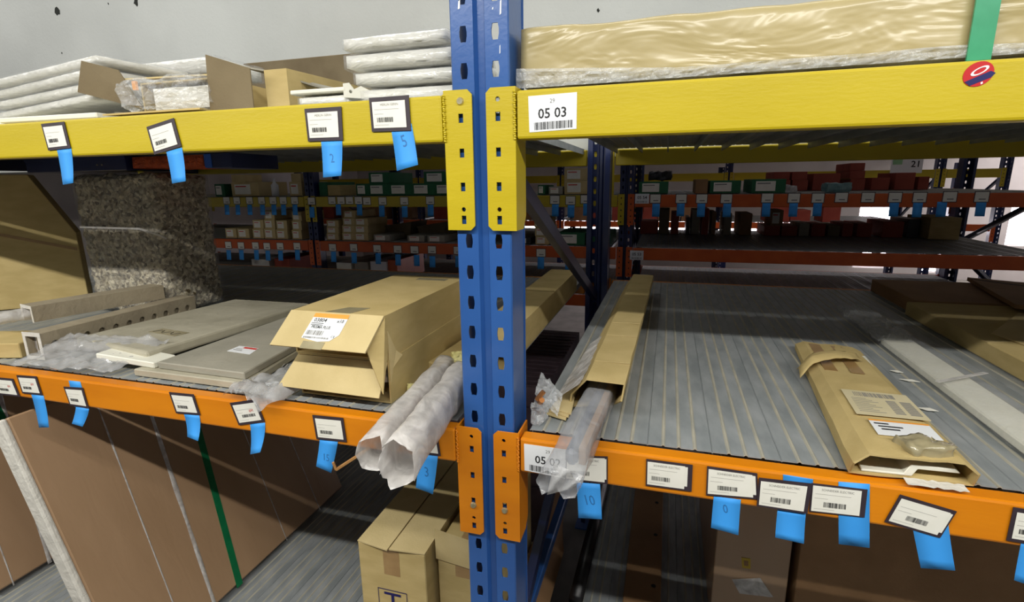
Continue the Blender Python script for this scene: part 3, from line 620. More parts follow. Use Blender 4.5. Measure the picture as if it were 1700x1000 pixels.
m = MB(); lq.text(m, '03804', .26, .25, .13, .0007); lq.text(m, 'x10', .84, .25, .11, .0007); lq.text(m, 'PRISMA PLUS', .38, .50, .10, .0007, .85); lq.text(m, 'CE', .86, .80, .08, .0007)
for b in (.35, .41): lq.sub(.05, b, .4, b + .02, .0007).slab(m, .0001)
m.build('label_print', M['ink'], up)
m = MB(); lq.bars(m, .06, .55, .62, .78, 14, .0007, 9); lq.bars(m, .04, .78, .84, .90, 26, .0007, 5); m.build('barcode', M['inkg'], up)
m = MB(); fq.sub(.33, .82, .56, 1.02, .0018).slab(m, .0004); m.build('torn_tape', M['cleartape'], up)
m = MB(); m.prism([V((-.345, y0 + .002, zt + .0003)), V((-.29, y0 + .002, zt + .0003)), V((-.275, y0 + .05, zt + .0003)), V((-.32, y0 + .045, zt + .0003))], (0, 0, .0004)); m.box(-.33, -.25, .40, .425, zt + .0003, zt + .0008); m.build('top_tape', M['cleartape'], up)
sheet('side_flap', M['card'], [V((x1, y0 + .001, zt - .003)), V((x1 + .0035, y0 + .001, zt - .055)), V((x1 + .012, y0 - .042, zt - .135)), V((x1 - .020, y0 - .036, zt - .055))], .003, up)
m = MB(); m.prism([V((x1 + .0012, y0 + .004, zt - .03)), V((x1 + .0012, y0 + .03, zt - .075)), V((x1 + .006, y0 + .045, zt - .088)), V((x1 + .0012, y0 + .015, zt - .105)), V((x1 + .0012, y0 + .002, zt - .135))], (.002, 0, 0)); m.build('torn_edge', M['card2'], up)
tag(MB().sbox(((x0 + x1) / 2, .13, zm - .034), (.17, .12, .036), (14, 10, 5), .008, 30, None, 3).build('plastic_bag', M['film_milky'], smooth=False), 'clear bagged parts inside the lower open carton', 'plastic bag')
tag(MB().sbox(((x0 + x1) / 2, .14, zm + .030), (.17, .14, .034), (14, 10, 5), .008, 30, None, 7).build('plastic_bag', M['film_milky'], smooth=False), 'clear bagged parts inside the upper open carton', 'plastic bag')
for i, (x, y, lb_) in enumerate(((690, 648, 'yellow tissue scrap beside the stacked open cartons'), (762, 592, 'yellow tissue scrap on the short carton end by the blue upright'))):
    c = at(x, y, Z=Z + .008 if i == 0 else Z + .035); tag(MB().sbox(c, (.03, .035, .014), (6, 6, 3), .006, 90, rotz(30), i).build('tissue_scrap', M['paper_y']), lb_, 'paper scrap')

# long carton lying beside the frame, torn near end
t = thing('long_carton', 'long narrow carton with a torn end lying along the left side of the upright frame', 'box', (-.10, .7, Z))
xa, xb = -.150, -.052
R = []
for k in range(15):
    y = .27 + (1.20 - .27) * k / 14; o = .004 * noise.noise(V((k * .7, 1, 0)))
    if k == 0: rg = [V((xa, y + .015, Z)), V((xb, y - .02, Z)), V((xb + .001, y + .0, Z + .04)), V((xb - .004, y - .03, Z + .074)), V((xa, y - .01, Z + .076))]
    else: rg = [V((xa + o, y, Z)), V((xb + o, y, Z)), V((xb + o, y, Z + .04)), V((xb + o, y, Z + .0755 + o * .4)), V((xa + o, y, Z + .0755))]
    R.append(rg)
m = MB(); m.rings(R, (False, True)); m.build('carton_sleeve', M['card'], t, solid=.003)
for y in (.42, .78): MB().box(xa - .001, xb + .004, y, y + .003, Z + .0775, Z + .0785).build('crease', M['card2'], t)
t = thing('short_carton', 'short narrow carton end lying left of the blue upright', 'box', (-.19, .28, Z)); MB().prism([V((-.215, .215, Z)), V((-.168, .20, Z)), V((-.158, .40, Z)), V((-.205, .41, Z))], (0, 0, .028)).build('carton_body', M['card'], t, bevel=.003)
# milky sleeves
t = thing('film_sleeve', 'pair of milky film sleeves sticking out over the orange beam left of the upright', 'film sleeve', (-.10, -.02, Z + .004))
N1, F1, N2, F2 = V((-.116, -.165, Z + .032)), V((-.152, .17, Z + .036)), V((-.052, -.205, Z + .048)), V((-.096, .12, Z + .040))
film_sleeve('left_sleeve', '', N1, F1, .019, .027, t, 'film_sleeve', seed=2, flare=.1)
film_sleeve('right_sleeve', '', N2, F2, .023, .031, t, 'film_sleeve', seed=9, flare=.05)
for i, (a, b) in enumerate(((N1, F1), (N2, F2))):
    m = MB(); m.bar(a.lerp(b, .16), b, .016, .022); m.build('inner_profile', mat('pink_grey_profile_%d' % i, (206, 176, 164), (214, 204, 198), .5, scale=14), t, bevel=.005)
tag(MB().bar(at(558, 780, Y=-.045), at(614, 744, Y=-.022), .005, .004).bar(at(558, 780, Y=-.045), at(553, 768, Y=-.047), .004, .004).build('wood_splinter', M['wood']), 'thin broken wood splinter poking out beside the orange beam', 'splinter')

# ================================================================== ORANGE LEVEL, RIGHT BAY
# long trough carton
t = thing('long_carton', 'long trough-shaped carton with an open torn end, on the right-hand deck', 'box', (.18, .6, Z))
R = []
for k in range(17):
    s = k / 16; y = .10 + 1.07 * s; o = .003 * noise.noise(V((k * .8, 4, 0))); yo = -.02 if k == 0 else 0
    R.append([V((.118 + .012 * s + o, y + (.02 if k == 0 else 0), Z + .001)), V((.192 + .03 * s, y + (.05 if k == 0 else 0), Z + .001)), V((.214 + .018 * s, y + yo, Z + .04)), V((.218 + .016 * s + o, y + yo, Z + .0715)), V((.153 + .012 * s + o, y + yo * .8, Z + .0725)), V((.122 + .016 * s, y + .012 * (k == 0), Z + .03))])
m = MB(); m.rings(R, (False, True)); m.build('carton_sleeve', M['card'], t, solid=.003)
for y in (.18, .36, .47, .80): s = (y - .1) / 1.07; MB().box(.154 + .012 * s, .219 + .014 * s, y, y + .002, Z + .0738, Z + .0745).build('crease', M['card2'], t)
for k in range(3): o = k * .004; MB().prism([V((.084 + o, .075 + o, Z + .002 + k * .004)), V((.122 + o, .06 + o, Z + .002 + k * .004)), V((.116, .22, Z + .002 + k * .004)), V((.098 + o * .5, .24, Z + .002 + k * .004))], (0, 0, .0032)).build('folded_flap', M['card2'], t)
m = MB(); m.grid(lambda a, b: V((.090 + .050 * a + .016 * b, .11 + .36 * b - .02 * a, Z + .016 + .045 * a + .006 * noise.noise(V((a * 8, b * 20, 3))))), 8, 26); m.build('torn_side', M['film_milky'], t, solid=.0006)
# clear sleeve sticking out of it
t = thing('film_sleeve', 'clear film sleeve with a dark profile inside, sticking out of the trough carton', 'film sleeve', (.16, .0, Z + .006))
a_, b_ = V((.156, -.150, Z + .022)), V((.186, .34, Z + .035))
film_sleeve('sleeve', '', a_, b_, .027, .022, t, 'film_clear', seed=5, flare=.1, flat=.2)
m = MB(); m.bar(a_.lerp(b_, .10), b_, .018, .026); m.build('dark_profile', mat('slate_profile', (62, 72, 92), (92, 100, 118), .4, scale=8), t, bevel=.006)
m = MB(); m.bar(a_.lerp(b_, .12) + V((.0145, 0, .0)), b_ + V((.0145, 0, .0)), .010, .026); m.build('brown_profile', M['card_br'], t)
m = MB(); m.grid(lambda a, b: at(920 + 48 * a - 12 * b, 770 + 20 * a + (52 - 32 * a) * b, Y=-.165 + .006 * math.sin(a * 9 + b * 5)), 10, 10); m.build('sealed_end', M['film_smooth'], t, smooth=True, solid=.0003)
# crumpled film with copper pieces by the upright
c = at(877, 688, Z=Z + .02); c.y = max(c.y, .03)
t = thing('plastic_bag', 'small crumpled clear bag with copper fittings beside the blue upright', 'plastic bag', (.078, .06, Z))
m = MB(); m.sbox((.0765, .058, Z + .016), (.026, .045, .030), (8, 8, 7), .008, 55, None, 3); m.build('film_pouch', M['film'], t)
m = MB(); m.grid(lambda a, b: V((.062 + .046 * a, .075 + .05 * b - .02 * a, Z + .040 - .03 * a + .022 * b + .008 * noise.noise(V((a * 6, b * 6, 2))))), 10, 8); m.build('film_tail', M['film'], t, solid=.0003)
m = MB(); m.cyl((.069, .062, Z + .034), (.081, .066, Z + .050), .0045, 10); m.cyl((.079, .060, Z + .036), (.073, .07, Z + .026), .005, 10); m.build('copper_fitting', M['copper'], t)
# torn kraft pack with a white profile inside
t = thing('kraft_pack', 'torn kraft cardboard pack with shipping labels and a white profile inside', 'package', (.62, .28, Z))
def kp(a, b):   # a across, b from near (0) to far (1)
    nl, nr, fl_, fr = V((.540, .005, 0)), V((.688, .012, 0)), V((.592, .60, 0)), V((.722, .575, 0)); p = nl.lerp(nr, a).lerp(fl_.lerp(fr, a), b); return p
R = []
for k in range(15):
    b = k / 14; h = .036 - .016 * b; l, r_ = kp(0, b), kp(1, b); j = (k == 0); rg = []
    for i in range(9):
        a = i / 8; p = l.lerp(r_, a); p.z = Z + h * (1 if 0 < i < 8 else .62) + .003 * noise.noise(V((a * 4, b * 7, 2))); p.y += (-.012 + .018 * abs(noise.noise(V((i * 1.7, 3, 1))))) * j; rg.append(p)
    for i in range(8, -1, -1):
        a = i / 8; p = l.lerp(r_, a); p.z = Z + .0015; p.y += .008 * noise.noise(V((i * 1.3, 8, 1))) * j; rg.append(p)
    R.append(rg)
m = MB(); m.rings(R, (False, True)); m.build('kraft_sleeve', M['card'], t, solid=.003)
m = MB(); pf = [(.10, .006), (.45, .006), (.50, .020), (.86, .020), (.90, .014), (.56, .014), (.52, .0025), (.10, .0025)]
m.prism([kp(a, .004) + V((0, 0, Z + z_ + .001)) for a, z_ in pf], V((.045, .5, 0))); m.build('white_profile', M['white'], t, bevel=.001)
qk = lambda a0, b0, a1, b1, h0=.0375: Quad(*[kp(a, b) + V((0, 0, Z + h0 - .016 * b + .0018)) for a, b in ((a0, b1), (a1, b1), (a1, b0), (a0, b0))])
q = qk(.22, .22, .93, .42, .0385); m = MB(); q.slab(m, .0004); lb = m.build('shipping_label', mat('kraft_label', (206, 194, 156), (214, 202, 166), .6, scale=20), t)
m = MB(); q.bars(m, .16, .78, .08, .26, 22, .0006, 2)
for k in range(9): q.sub(.58, .36 + k * .06, .72, .395 + k * .06, .0006).slab(m, .0001); q.sub(.78, .36 + k * .06, .94, .40 + k * .06, .0006).slab(m, .0001)
m.build('barcode', M['inkg'], lb)
m = MB()
for k in range(9): q.sub(.08, .34 + k * .065, .3 + .15 * ((k * 7) % 3) / 2, .355 + k * .065, .0006).slab(m, .0001)
m.build('label_print', M['inkg'], lb)
q = qk(.30, .09, .86, .19, .0385); m = MB(); q.slab(m, .0004); lb = m.build('product_label', M['paper_w'], t)
m = MB(); q.sub(0, 0, 1, .1, .0006).slab(m, .0001); m.build('orange_band', M['orangeprint'], lb)
m = MB()
for k, (a0, a1) in enumerate(((.06, .3), (.1, .5), (.12, .42))): q.sub(a0, .22 + k * .18, a1, .30 + k * .18, .0006).slab(m, .0001)
m.build('label_print', M['ink'], lb)
m = MB(); m.grid(lambda a, b: kp(-.14 + .92 * a, .60 + .16 * a + .09 * b) + V((0, 0, Z + .031 + .012 * math.sin(a * math.pi) + .010 * math.sin(b * math.pi) * (1 - a) + .004 * noise.noise(V((a * 6, b * 4, 1))) - .022 * max(0, .16 - a) / .16)), 16, 6); m.build('paper_band', M['card'], t, smooth=True, solid=.0008)
for a in (.18, .52): MB().prism([kp(a, .62) + V((0, 0, Z + .028)), kp(a + .17, .62) + V((0, 0, Z + .028)), kp(a + .17, .97) + V((0, 0, Z + .0225)), kp(a, .97) + V((0, 0, Z + .0225))], (0, 0, .0006)).build('tape_strip', M['tape'], t)
m = MB(); m.sbox(kp(.62, .035) + V((0, 0, Z + .042)), (.055, .04, .018), (10, 8, 4), .007, 50, rotz(15), 3); m.build('torn_tape_wad', M['cleartape'], t, smooth=True)
m = MB(); m.grid(lambda a, b: V((.605 + .07 * a, .006 - .016 * b + .004 * noise.noise(V((a * 9, 1, 2))), Z + .0035 - .0012 * b + .001 * noise.noise(V((a * 12, b * 5, 3))))), 12, 3); m.build('torn_liner', M['foam'], t, solid=.0006)
for i, (x, y, lb_) in enumerate(((1488, 617, 'tiny cream paper scrap next to the kraft pack'), (1510, 632, 'larger cream paper scrap between the kraft pack and the white bar'), (1540, 680, 'white label scrap next to the kraft pack edge'))):
    c = at(x, y, Z=Z + .001); s_ = (.011, .017, .015)[i]; tag(MB().prism([c + V((-s_, .004, 0)), c + V((s_ * .4, .007, 0)), c + V((s_, -.005, 0)), c + V((-s_ * .2, -.006, 0))], (0, 0, .0006)).build('paper_scrap', M['paper']), lb_, 'paper scrap')
# white bar in film
t = thing('wrapped_bar', 'long white bar in clear film lying between the kraft pack and the big carton', 'bar', (.83, .5, Z))
m = MB(); m.box(.802, .868, -.02, .69, Z + .001, Z + .018); m.build('white_bar', M['white'], t, bevel=.003)
m = MB(); m.sbox((.836, .36, Z + .0145), (.090, .78, .024), (6, 40, 3), .003, 30, None, 2, rnd=.003); m.build('film_wrap', M['film_thin'], t, smooth=True)
m = MB(); m.sbox((.825, .84, Z + .022), (.075, .34, .022), (8, 24, 4), .012, 34, None, 6, rnd=.004); m.build('film_tail', M['film'], t)
m = MB(); m.bar((.785, .36, Z + .026), (.90, .44, Z + .026), .008, .0012); m.build('tape_band', M['film_milky'], t)
# big flat cartons at the right
t = carton('big flat carton at the right, front part lit', .985, 1.75, .20, 1.05, Z, Z + .040, M['card'], 'flat_carton')
MB().prism([V((.985, .62, Z + .0402)), V((1.10, .66, Z + .0402)), V((1.10, .668, Z + .0402)), V((.985, .628, Z + .0402))], (0, 0, .0008)).build('lid_edge', M['card2'], t)
sheet('lid_flap', M['card2'], [V((1.03, .70, Z + .042)), V((1.20, .93, Z + .046)), V((1.50, .62, Z + .05)), V((1.08, .48, Z + .044))], .003, t)
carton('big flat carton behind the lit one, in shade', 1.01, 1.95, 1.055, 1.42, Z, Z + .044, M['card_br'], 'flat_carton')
t = thing('flat_carton', 'brown sheet carton lying on top of both big flat cartons', 'box', (1.4, 1.1, Z + .05)); MB().prism([V((1.21, .97, Z + .0505)), V((1.95, .40, Z + .0505)), V((2.2, .9, Z + .0505)), V((1.30, 1.42, Z + .0505))], (0, 0, .012)).build('carton_body', M['card_br'], t)
MB().prism([V((1.29, 1.38, Z + .0628)), V((1.30, 1.385, Z + .0628)), V((1.80, .79, Z + .0628)), V((1.79, .785, Z + .0628))], (0, 0, .0006)).build('dark_seam', M['hole'], t)

# ================================================================== YELLOW LEVEL
Z = YZ + .0006
G = 'film-wrapped white panels stacked at the left on the yellow level'
for k in range(4):
    wrapped(('lowest', 'third', 'second', 'top')[k] + ' bagged white panel of the leftmost stack', (-1.04 + .008 * (k % 2), .185, Z + .0295 + .0232 * k), (.46, .20, .022), -9 + 1.5 * (k % 2), (0, -1.8), group=G, seed=k, amp=.008)
t = thing('metal_tray', 'white notched metal tray under the leftmost panel stack', 'tray', (-1.0, .12, Z))
m = MB(); m.prism([V((-1.24, .05, Z)), V((-.78, .13, Z)), V((-.80, .24, Z)), V((-1.27, .16, Z))], (0, 0, .012)); m.build('tray_body', M['white'], t, bevel=.001)
m = MB(); m.plate([(0, 0), (.11, 0), (.11, .022), (.07, .016), (.055, .024), (.04, .012), (.0, .018)], [[(.082 + .005 * math.cos(q), .011 + .005 * math.sin(q)) for q in [i * math.tau / 10 for i in range(10)]]], (-.86, .105, Z + .0125), (.98, .17, 0), (0, 0, .65), (0, .002, 0)); m.build('notched_edge', M['white'], t)
tag(MB().prism([V((-1.06, .012, Z)), V((-.80, .022, Z)), V((-.80, .10, Z)), V((-1.06, .048, Z))], (0, 0, .0105)).build('white_panel', M['white'], bevel=.002), 'thin bare white panel lying in front of the notched tray', 'panel')
wrapped('single bagged white panel propped behind the open carton', (-1.04, .49, Z + .1535), (.34, .18, .05), 0, (0, 0), seed=11, amp=.01)
carton('plain carton under the propped bagged panel', -1.19, -.91, .40, .58, Z, Z + .150, M['card_dk'])
# open carton lying on its side, mouth to the aisle
t = thing('open_carton', 'open carton with spread flaps lying on its side on the yellow level', 'box', (-.62, .2, Z))
x0, x1, y0, y1, z1 = -.74, -.555, .075, .38, Z + .068; th = .003
m = MB(); m.box(x0, x1, y0, y1, Z, Z + th).box(x0, x1, y0, y1, z1 - th, z1).box(x0, x0 + th, y0, y1, Z + th, z1 - th).box(x1 - th, x1, y0, y1, Z + th, z1 - th).box(x0 + th, x1 - th, y1 - th, y1, Z + th, z1 - th); m.build('carton_walls', M['card'], t)
sheet('left_flap', M['card_dk'], [V((-.83, .035, Z + .108)), V((-.772, .06, Z + .092)), V((-.742, .075, Z + .02)), V((-.855, .035, Z + .052))], .003, t)
sheet('right_flap', M['card_dk'], [V((-.549, .055, Z + .102)), V((-.468, .07, Z + .076)), V((-.474, .075, Z + .003)), V((-.560, .06, Z + .006))], .003, t)
sheet('bottom_flap', M['card'], [V((x0, y0, Z + .006)), V((x1, y0, Z + .006)), V((x1 + .02, .012, Z + .003)), V((x0 - .03, .012, Z + .003))], .003, t)
sheet('top_flap', M['card2'], [V((x0 - .03, y0 + .02, z1 + .012)), V((x1, y0 + .02, z1 + .006)), V((x1, y0 - .002, z1 + .004)), V((x0 - .05, y0 - .01, z1 + .008))], .003, t)
t = thing('plastic_bag', 'clear bag of parts bulging out of the open carton on the yellow level', 'plastic bag', (-.65, .07, Z + .01))
m = MB(); m.sbox((-.655, .075, Z + .040), (.20, .09, .055), (24, 10, 8), .013, 30, None, 13, rnd=.006); m.build('film_bag', M['film'], t)
m = MB(); m.sbox((-.64, .11, Z + .036), (.15, .06, .04), (6, 4, 3), .003, 20, None, 2); m.build('white_parts', M['whitewrap'], t)
MB().box(-.725, -.716, .045, .05, Z + .05, Z + .066).build('orange_mark', M['orangeprint'], t)
t = thing('long_carton', 'long carton with slanted grey lid edge behind the open carton', 'box', (-.6, .5, Z)); m = MB(); m.prism([V((-.464, .10, Z)), V((-.464, .10, Z + .078)), V((-.50, .50, Z + .1)), V((-.50, .50, Z))], (.05, -.0, 0)); m.build('carton_body', M['card'], t)
sheet('lid_edge', M['greycard'], [V((-.515, .10, Z + .088)), V((-.465, .10, Z + .078)), V((-.33, .22, Z + .034)), V((-.36, .24, Z + .052))], .003, t)
t = carton('big dark grey-brown carton at the back of the yellow level', -1.28, -.74, .95, 1.35, Z, Z + .315, M['card_dk'], tape='x')
# white tray and stack of four bagged panels
t = thing('metal_tray', 'small white metal tray on a bagged part, left of the four-panel stack', 'tray', (-.31, .11, Z))
m = MB(); m.box(-.372, -.262, .05, .17, Z + .022, Z + .029); m.build('tray_plate', M['white'], t, bevel=.0015)
m = MB(); m.plate([(0, 0), (.05, 0), (.05, .012), (.03, .020), (.018, .014), (.010, .024), (0, .022)], [[(.012 + .003 * math.cos(q), .010 + .003 * math.sin(q)) for q in [i * math.tau / 8 for i in range(8)]]], (-.264, .05, Z + .012), (.7, .7, 0), (0, 0, 1), (0, .002, 0)); m.build('notched_edge', M['white'], t)
wrapped('thin bagged part underneath the small white tray', (-.312, .11, Z), (.105, .11, .021), 0, seed=21, amp=.006, name='wrapped_part', cat='part')
G = 'stack of four bagged white panels beside the upright'
for k, (xc, wd, h) in enumerate(((-.155, .19, .030), (-.158, .20, .027), (-.168, .21, .030), (-.172, .205, .026))):
    wrapped(('lowest', 'second lowest', 'second highest', 'top')[k] + ' bagged white panel of the stack left of the blue upright', (xc - .004, .19, Z + sum((.0305, .0275, .0305)[:k])), (wd, .24, h), 2 - k, group=G, seed=30 + k, amp=.007)
# shrink-wrapped long carton with a green strap
t = thing('wrapped_carton', 'long shrink-wrapped kraft carton with a green strap on the yellow level', 'box', (.72, .2, Z))
m = MB(); m.sbox((.738, .20, Z + .0465), (1.376, .34, .086), (100, 10, 10), .004, 14, None, 4, rnd=.004); m.build('carton_body', M['kraftwrap'], t, smooth=True)
m = MB(); m.grid(lambda a, b: V((.048 + 1.3 * a, .0265 - .006 * abs(noise.noise(V((a * 40, b * 3, 7)))), Z + .003 + .005 * a + (.013 + .006 * noise.noise(V((a * 9, 2, 1)))) * b + .028 * max(0, .18 - a) * 3 * b)), 160, 5); m.build('film_ruffle', M['film'], t, solid=.0003)
xg = at(1627, 60, Y=.028).x
m = MB(); m.box(xg - .012, xg + .012, .022, .025, Z + .0005, Z + .092).box(xg - .012, xg + .012, .022, .376, Z + .0905, Z + .093); m.build('green_strap', M['greenstrap'], t)

# ================================================================== BOTTOM LEVEL
Z = LZ + .0006
def lean_board(label, xb, y0, y1, zt, k=.42, th=.045, strap=None, foam=True):
    t = thing('wrapped_board', label, 'board', (xb, (y0 + y1) / 2, Z)); nrm = V((1, 0, k)).normalized()
    P = lambda y, z: V((xb - k * (z - LZ), y, z))
    a, b, c, d = P(y0, Z + .0195), P(y1, Z + .0195), P(y1 + .05, zt), P(y0 + .03, zt)
    m = MB(); m.prism([a, b, c, d], -nrm * th); m.build('board_pack', M['brownwrap'], t, bevel=.004)
    if foam: m = MB(); m.prism([a + V((0, -.016, 0)), a, d, d + V((0, -.016, 0))], -nrm * th * .95); m.build('foam_edge', M['foam'], t, bevel=.005, seg=2)
    for (ya, yb_) in strap or (): m = MB(); m.prism([P(ya - .011, Z + .012), P(ya + .011, Z + .012), P(yb_ + .011, zt), P(yb_ - .011, zt)], nrm * .0012); m.build('green_strap', M['darkgreenstrap'], t)
    for i, (ya, yb_, wd) in enumerate(((.10, .17, .004), (.20, .30, .012), (.50, .56, .003), (.68, .72, .003))):
        if ya < y0 or yb_ > y1: continue
        m = MB(); m.grid(lambda u, v: P(ya + (yb_ - ya) * v + wd * (u - .5) * (1 + .6 * noise.noise(V((v * 7, i, 1)))), Z + .012 + (zt - Z - .014) * v) + nrm * (.001 + .001 * noise.noise(V((u * 4, v * 40, i)))), 2, 40); m.build('film_crease', M['film_milky'], t, smooth=True, solid=.0003)
    return t
lean_board('large film-wrapped brown board leaning on the bottom level, white foam edge in front', -.92, -.05, .83, 1.06, strap=[(.29, .44)])
lean_board('second film-wrapped brown board with green strap, left of the leaning board', -1.60, .06, .9, .98, strap=[(.262, .268)], foam=False)
# three cartons
ct = carton('left taped carton with a T symbol on the bottom deck', -.366, -.198, .118, .52, Z, .795, M['card'], tape='y')
q = Quad(V((-.322, .1172, .685)), V((-.248, .1172, .685)), V((-.248, .1172, .59)), V((-.322, .1172, .59)))
m = MB(); q.text(m, 'T', .5, .38, .55, .0002, 1.0); m.build('t_symbol', M['navy'], ct)
m = MB()
for a0, b0, a1, b1 in ((0, 0, 1, .02), (0, .98, 1, 1), (0, 0, .02, 1), (.98, 0, 1, 1)): q.sub(a0, b0, a1, b1, .0002).slab(m, .0002)
m.build('symbol_outline', M['navy'], ct)
sheet('lid_flap', M['card2'], [V((-.366, .118, .7975)), V((-.284, .106, .7985)), V((-.284, .50, .803)), V((-.366, .50, .7985))], .003, ct)
sheet('lid_flap', M['card2'], [V((-.280, .108, .800)), V((-.198, .118, .7975)), V((-.198, .50, .7985)), V((-.280, .50, .801))], .003, ct)
ct = carton('middle taped carton right of the T-marked one', -.188, -.062, .160, .52, Z, .79, M['card'], tape='y')
sheet('raised_flap', M['card2'], [V((-.190, .157, .835)), V((-.064, .157, .815)), V((-.064, .157, .745)), V((-.190, .157, .760))], .003, ct)
# ribbed dark sheets behind
t = thing('ribbed_stack', 'pile of dark ribbed sheets behind the upright on the bottom level', 'sheet stack', (-.25, 1.05, Z))
for k in range(8): MB().box(-.45, -.07, .74 + .003 * (k % 2), 1.40, Z + k * .071, Z + k * .071 + .069).build('sheet_layer', M['steel_brown'], t)
for k in range(16): MB().box(-.45, -.07, .75 + k * .04, .765 + k * .04, Z + .566, Z + .570).build('rib', M['steel_brown'], t)
# bent kraft sheet against the frame
pts = [(862, 1010), (882, 955), (905, 900), (925, 850), (940, 812), (952, 828), (948, 880), (957, 930), (948, 970), (925, 1010)]
m = MB(); m.prism([V((x - .03, y, max(z, Z))) for x, y, z in ((-.027, .266, .576), (-.025, .378, .57), (-.022, .529, .56), (-.019, .69, .551), (-.016, .831, .54), (.002, .873, .475), (.014, .766, .437), (.028, .72, .384), (.03, .499, .384), (.03, .28, .384))], (-.004, 0, -.001)); tag(m.build('cardboard_sheet', M['card_br']), 'torn upright cardboard sheet leaning beside the upright frame below the orange level', 'cardboard')
# goods on the right of the frame
tag(MB().cyl((.075, .50, Z + .022), (.085, 1.30, Z + .022), .021, 16).build('black_tube', M['black'], smooth=True), 'black plastic tube lying on the bottom deck beside the frame', 'tube')
t = carton('long brown carton strip lying on the bottom deck', .206, .312, .40, 1.30, Z, Z + .022, M['card_br'], 'flat_carton')
for y in (.62, .86, 1.05): MB().cyl((.29, y, Z + .0218), (.29, y, Z + .0226), .007, 10).build('punched_hole', M['hole'], t)
t = carton('brown film-covered box with a small yellow label on the bottom level', .445, .628, .56, 1.1, Z, .86, M['brownwrap'])
q = qp(((1231, 926), (1246, 928), (1246, 945), (1232, 943)), Y=.5594); m = MB(); q.slab(m, .0004); lb = m.build('yellow_label', mat('yellow_label', (190, 160, 40), None, .6), t); m = MB(); q.sub(.25, .25, .75, .75, .0006).slab(m, .0002); m.build('label_square', M['card_br'], lb)
tq = qp(((1215, 962), (1262, 960), (1284, 992), (1228, 986)), Y=.5590); m = MB(); m.grid(lambda a, b: tq.P(a, b, .002 * abs(noise.noise(V((a * 5, b * 5, 1))))), 8, 6); m.build('tape_patch', M['film_milky'], t, solid=.0003)
carton('large plain brown box right of the film-covered one on the bottom level', .645, 1.35, .55, 1.2, Z, .88, M['card_br'])

# ================================================================== FACING RACK ACROSS THE FAR AISLE
YF = 2.85; YR = YF + 1.45
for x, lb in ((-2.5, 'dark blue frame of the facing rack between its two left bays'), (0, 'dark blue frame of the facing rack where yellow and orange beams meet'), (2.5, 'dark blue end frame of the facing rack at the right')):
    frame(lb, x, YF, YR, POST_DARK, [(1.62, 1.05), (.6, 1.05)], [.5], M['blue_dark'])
OF = M['orange_far']
LV = [(1.5, 'upper'), (1.145, 'middle'), (.80, 'low')]
for sd, a, b, n in (('far left', -5.0, -2.549, 24), ('centre', -2.451, -.049, 24), ('right', .049, 2.451, 24)):
    for z, nm in LV:
        mt = M['yellow'] if (z == 1.5 and sd != 'right') else OF; cn = 'yellow' if mt is M['yellow'] else 'orange'
        beam('%s %s front beam of the facing rack, %s bay' % (cn, nm, sd), a, b, YF - .01, z, z - .08, mt, detail=False)
        beam('%s %s rear beam of the facing rack, %s bay' % (cn, nm, sd), a, b, YR + .01, z, z - .08, mt, side=1, detail=False)
        deck('grey ribbed deck of the facing rack, %s level, %s bay' % (nm, sd), a + .02, n, YF + .03, z + .004, PANEL_FAR, cross=(a + .7, a + 1.7), ybk=YR - .02)
ORD = 'first second third fourth fifth sixth seventh eighth ninth tenth eleventh twelfth thirteenth fourteenth fifteenth sixteenth seventeenth eighteenth nineteenth twentieth'.split() + ['further'] * 20
# goods on the facing rack: (px left, top, right, bottom, kind)
ZA, ZB_, ZC = 1.5060, 1.1510, .8060
def far_box(label, px, z0, y, dp, matl, lab=True, group=None, name='carton', cat='box', lean=0):
    a = at(px[0], px[3], Y=y); b = at(px[2], px[1], Y=y); h = max(.02, b.z - a.z); x0, x1 = a.x, b.x
    t = thing(name, label, cat, ((x0 + x1) / 2, y + dp / 2, z0), group); MB().box(x0, x1, y, y + dp, z0, z0 + h).build('carton_body', matl, t, bevel=.002)
    if lab:
        w_ = x1 - x0; m = MB(); m.box(x0 + w_ * .12, x0 + w_ * .7, y - .0008, y, z0 + h * .15, z0 + h * .85); m.build('end_label', M['paper'], t)
        m = MB(); m.box(x0 + w_ * .16, x0 + w_ * .55, y - .0014, y - .0008, z0 + h * .66, z0 + h * .74); m.build('label_print', M['inkr'] if matl is not M['green'] else M['inkg'], t)
    return t, z0 + h
PALE = M['card2']
def stack(label, cols, z0, y, dp, matl, group, lab=True):
    for ci, rows in enumerate(cols):
        z = z0; n = len(rows)
        for k, px in enumerate(rows):
            pos = 'single' if n == 1 else 'bottom' if k == 0 else 'top' if k == n - 1 else ORD[k]
            _, z = far_box('%s, %s one of the %s column' % (label, pos, ORD[ci]), px, z, y, dp, matl, lab, group); z += .0006
Yg = YF + .03
stack('small pale carton left of the facing frame', [
    [(376, 384.5, 392, 400)], [(396, 384.5, 413, 400)], [(421, 384.5, 437, 400), (421, 370, 437, 384.5)], [(440, 385, 457, 401), (440, 370, 456, 385), (440, 354, 455, 369)],
    [(460, 386, 477, 401), (460, 371, 476, 386)], [(486, 387, 500.5, 402), (486, 371, 500, 386), (486, 355, 500, 370)]], ZB_, Yg, .3, PALE, 'small pale cartons left of the facing frame')
stack('pale carton right of the facing frame', [
    [(543, 391.5, 562, 402), (543, 381, 562, 391), (543, 370, 562, 381)], [(569, 392, 588.5, 404), (569, 380, 588.5, 392), (570, 368, 589, 380), (571, 356, 590, 368)],
    [(589.5, 392, 611, 404), (589.5, 380, 611, 392), (590, 368, 611, 380)]], ZB_, Yg, .3, PALE, 'block of small pale cartons right of the facing frame')
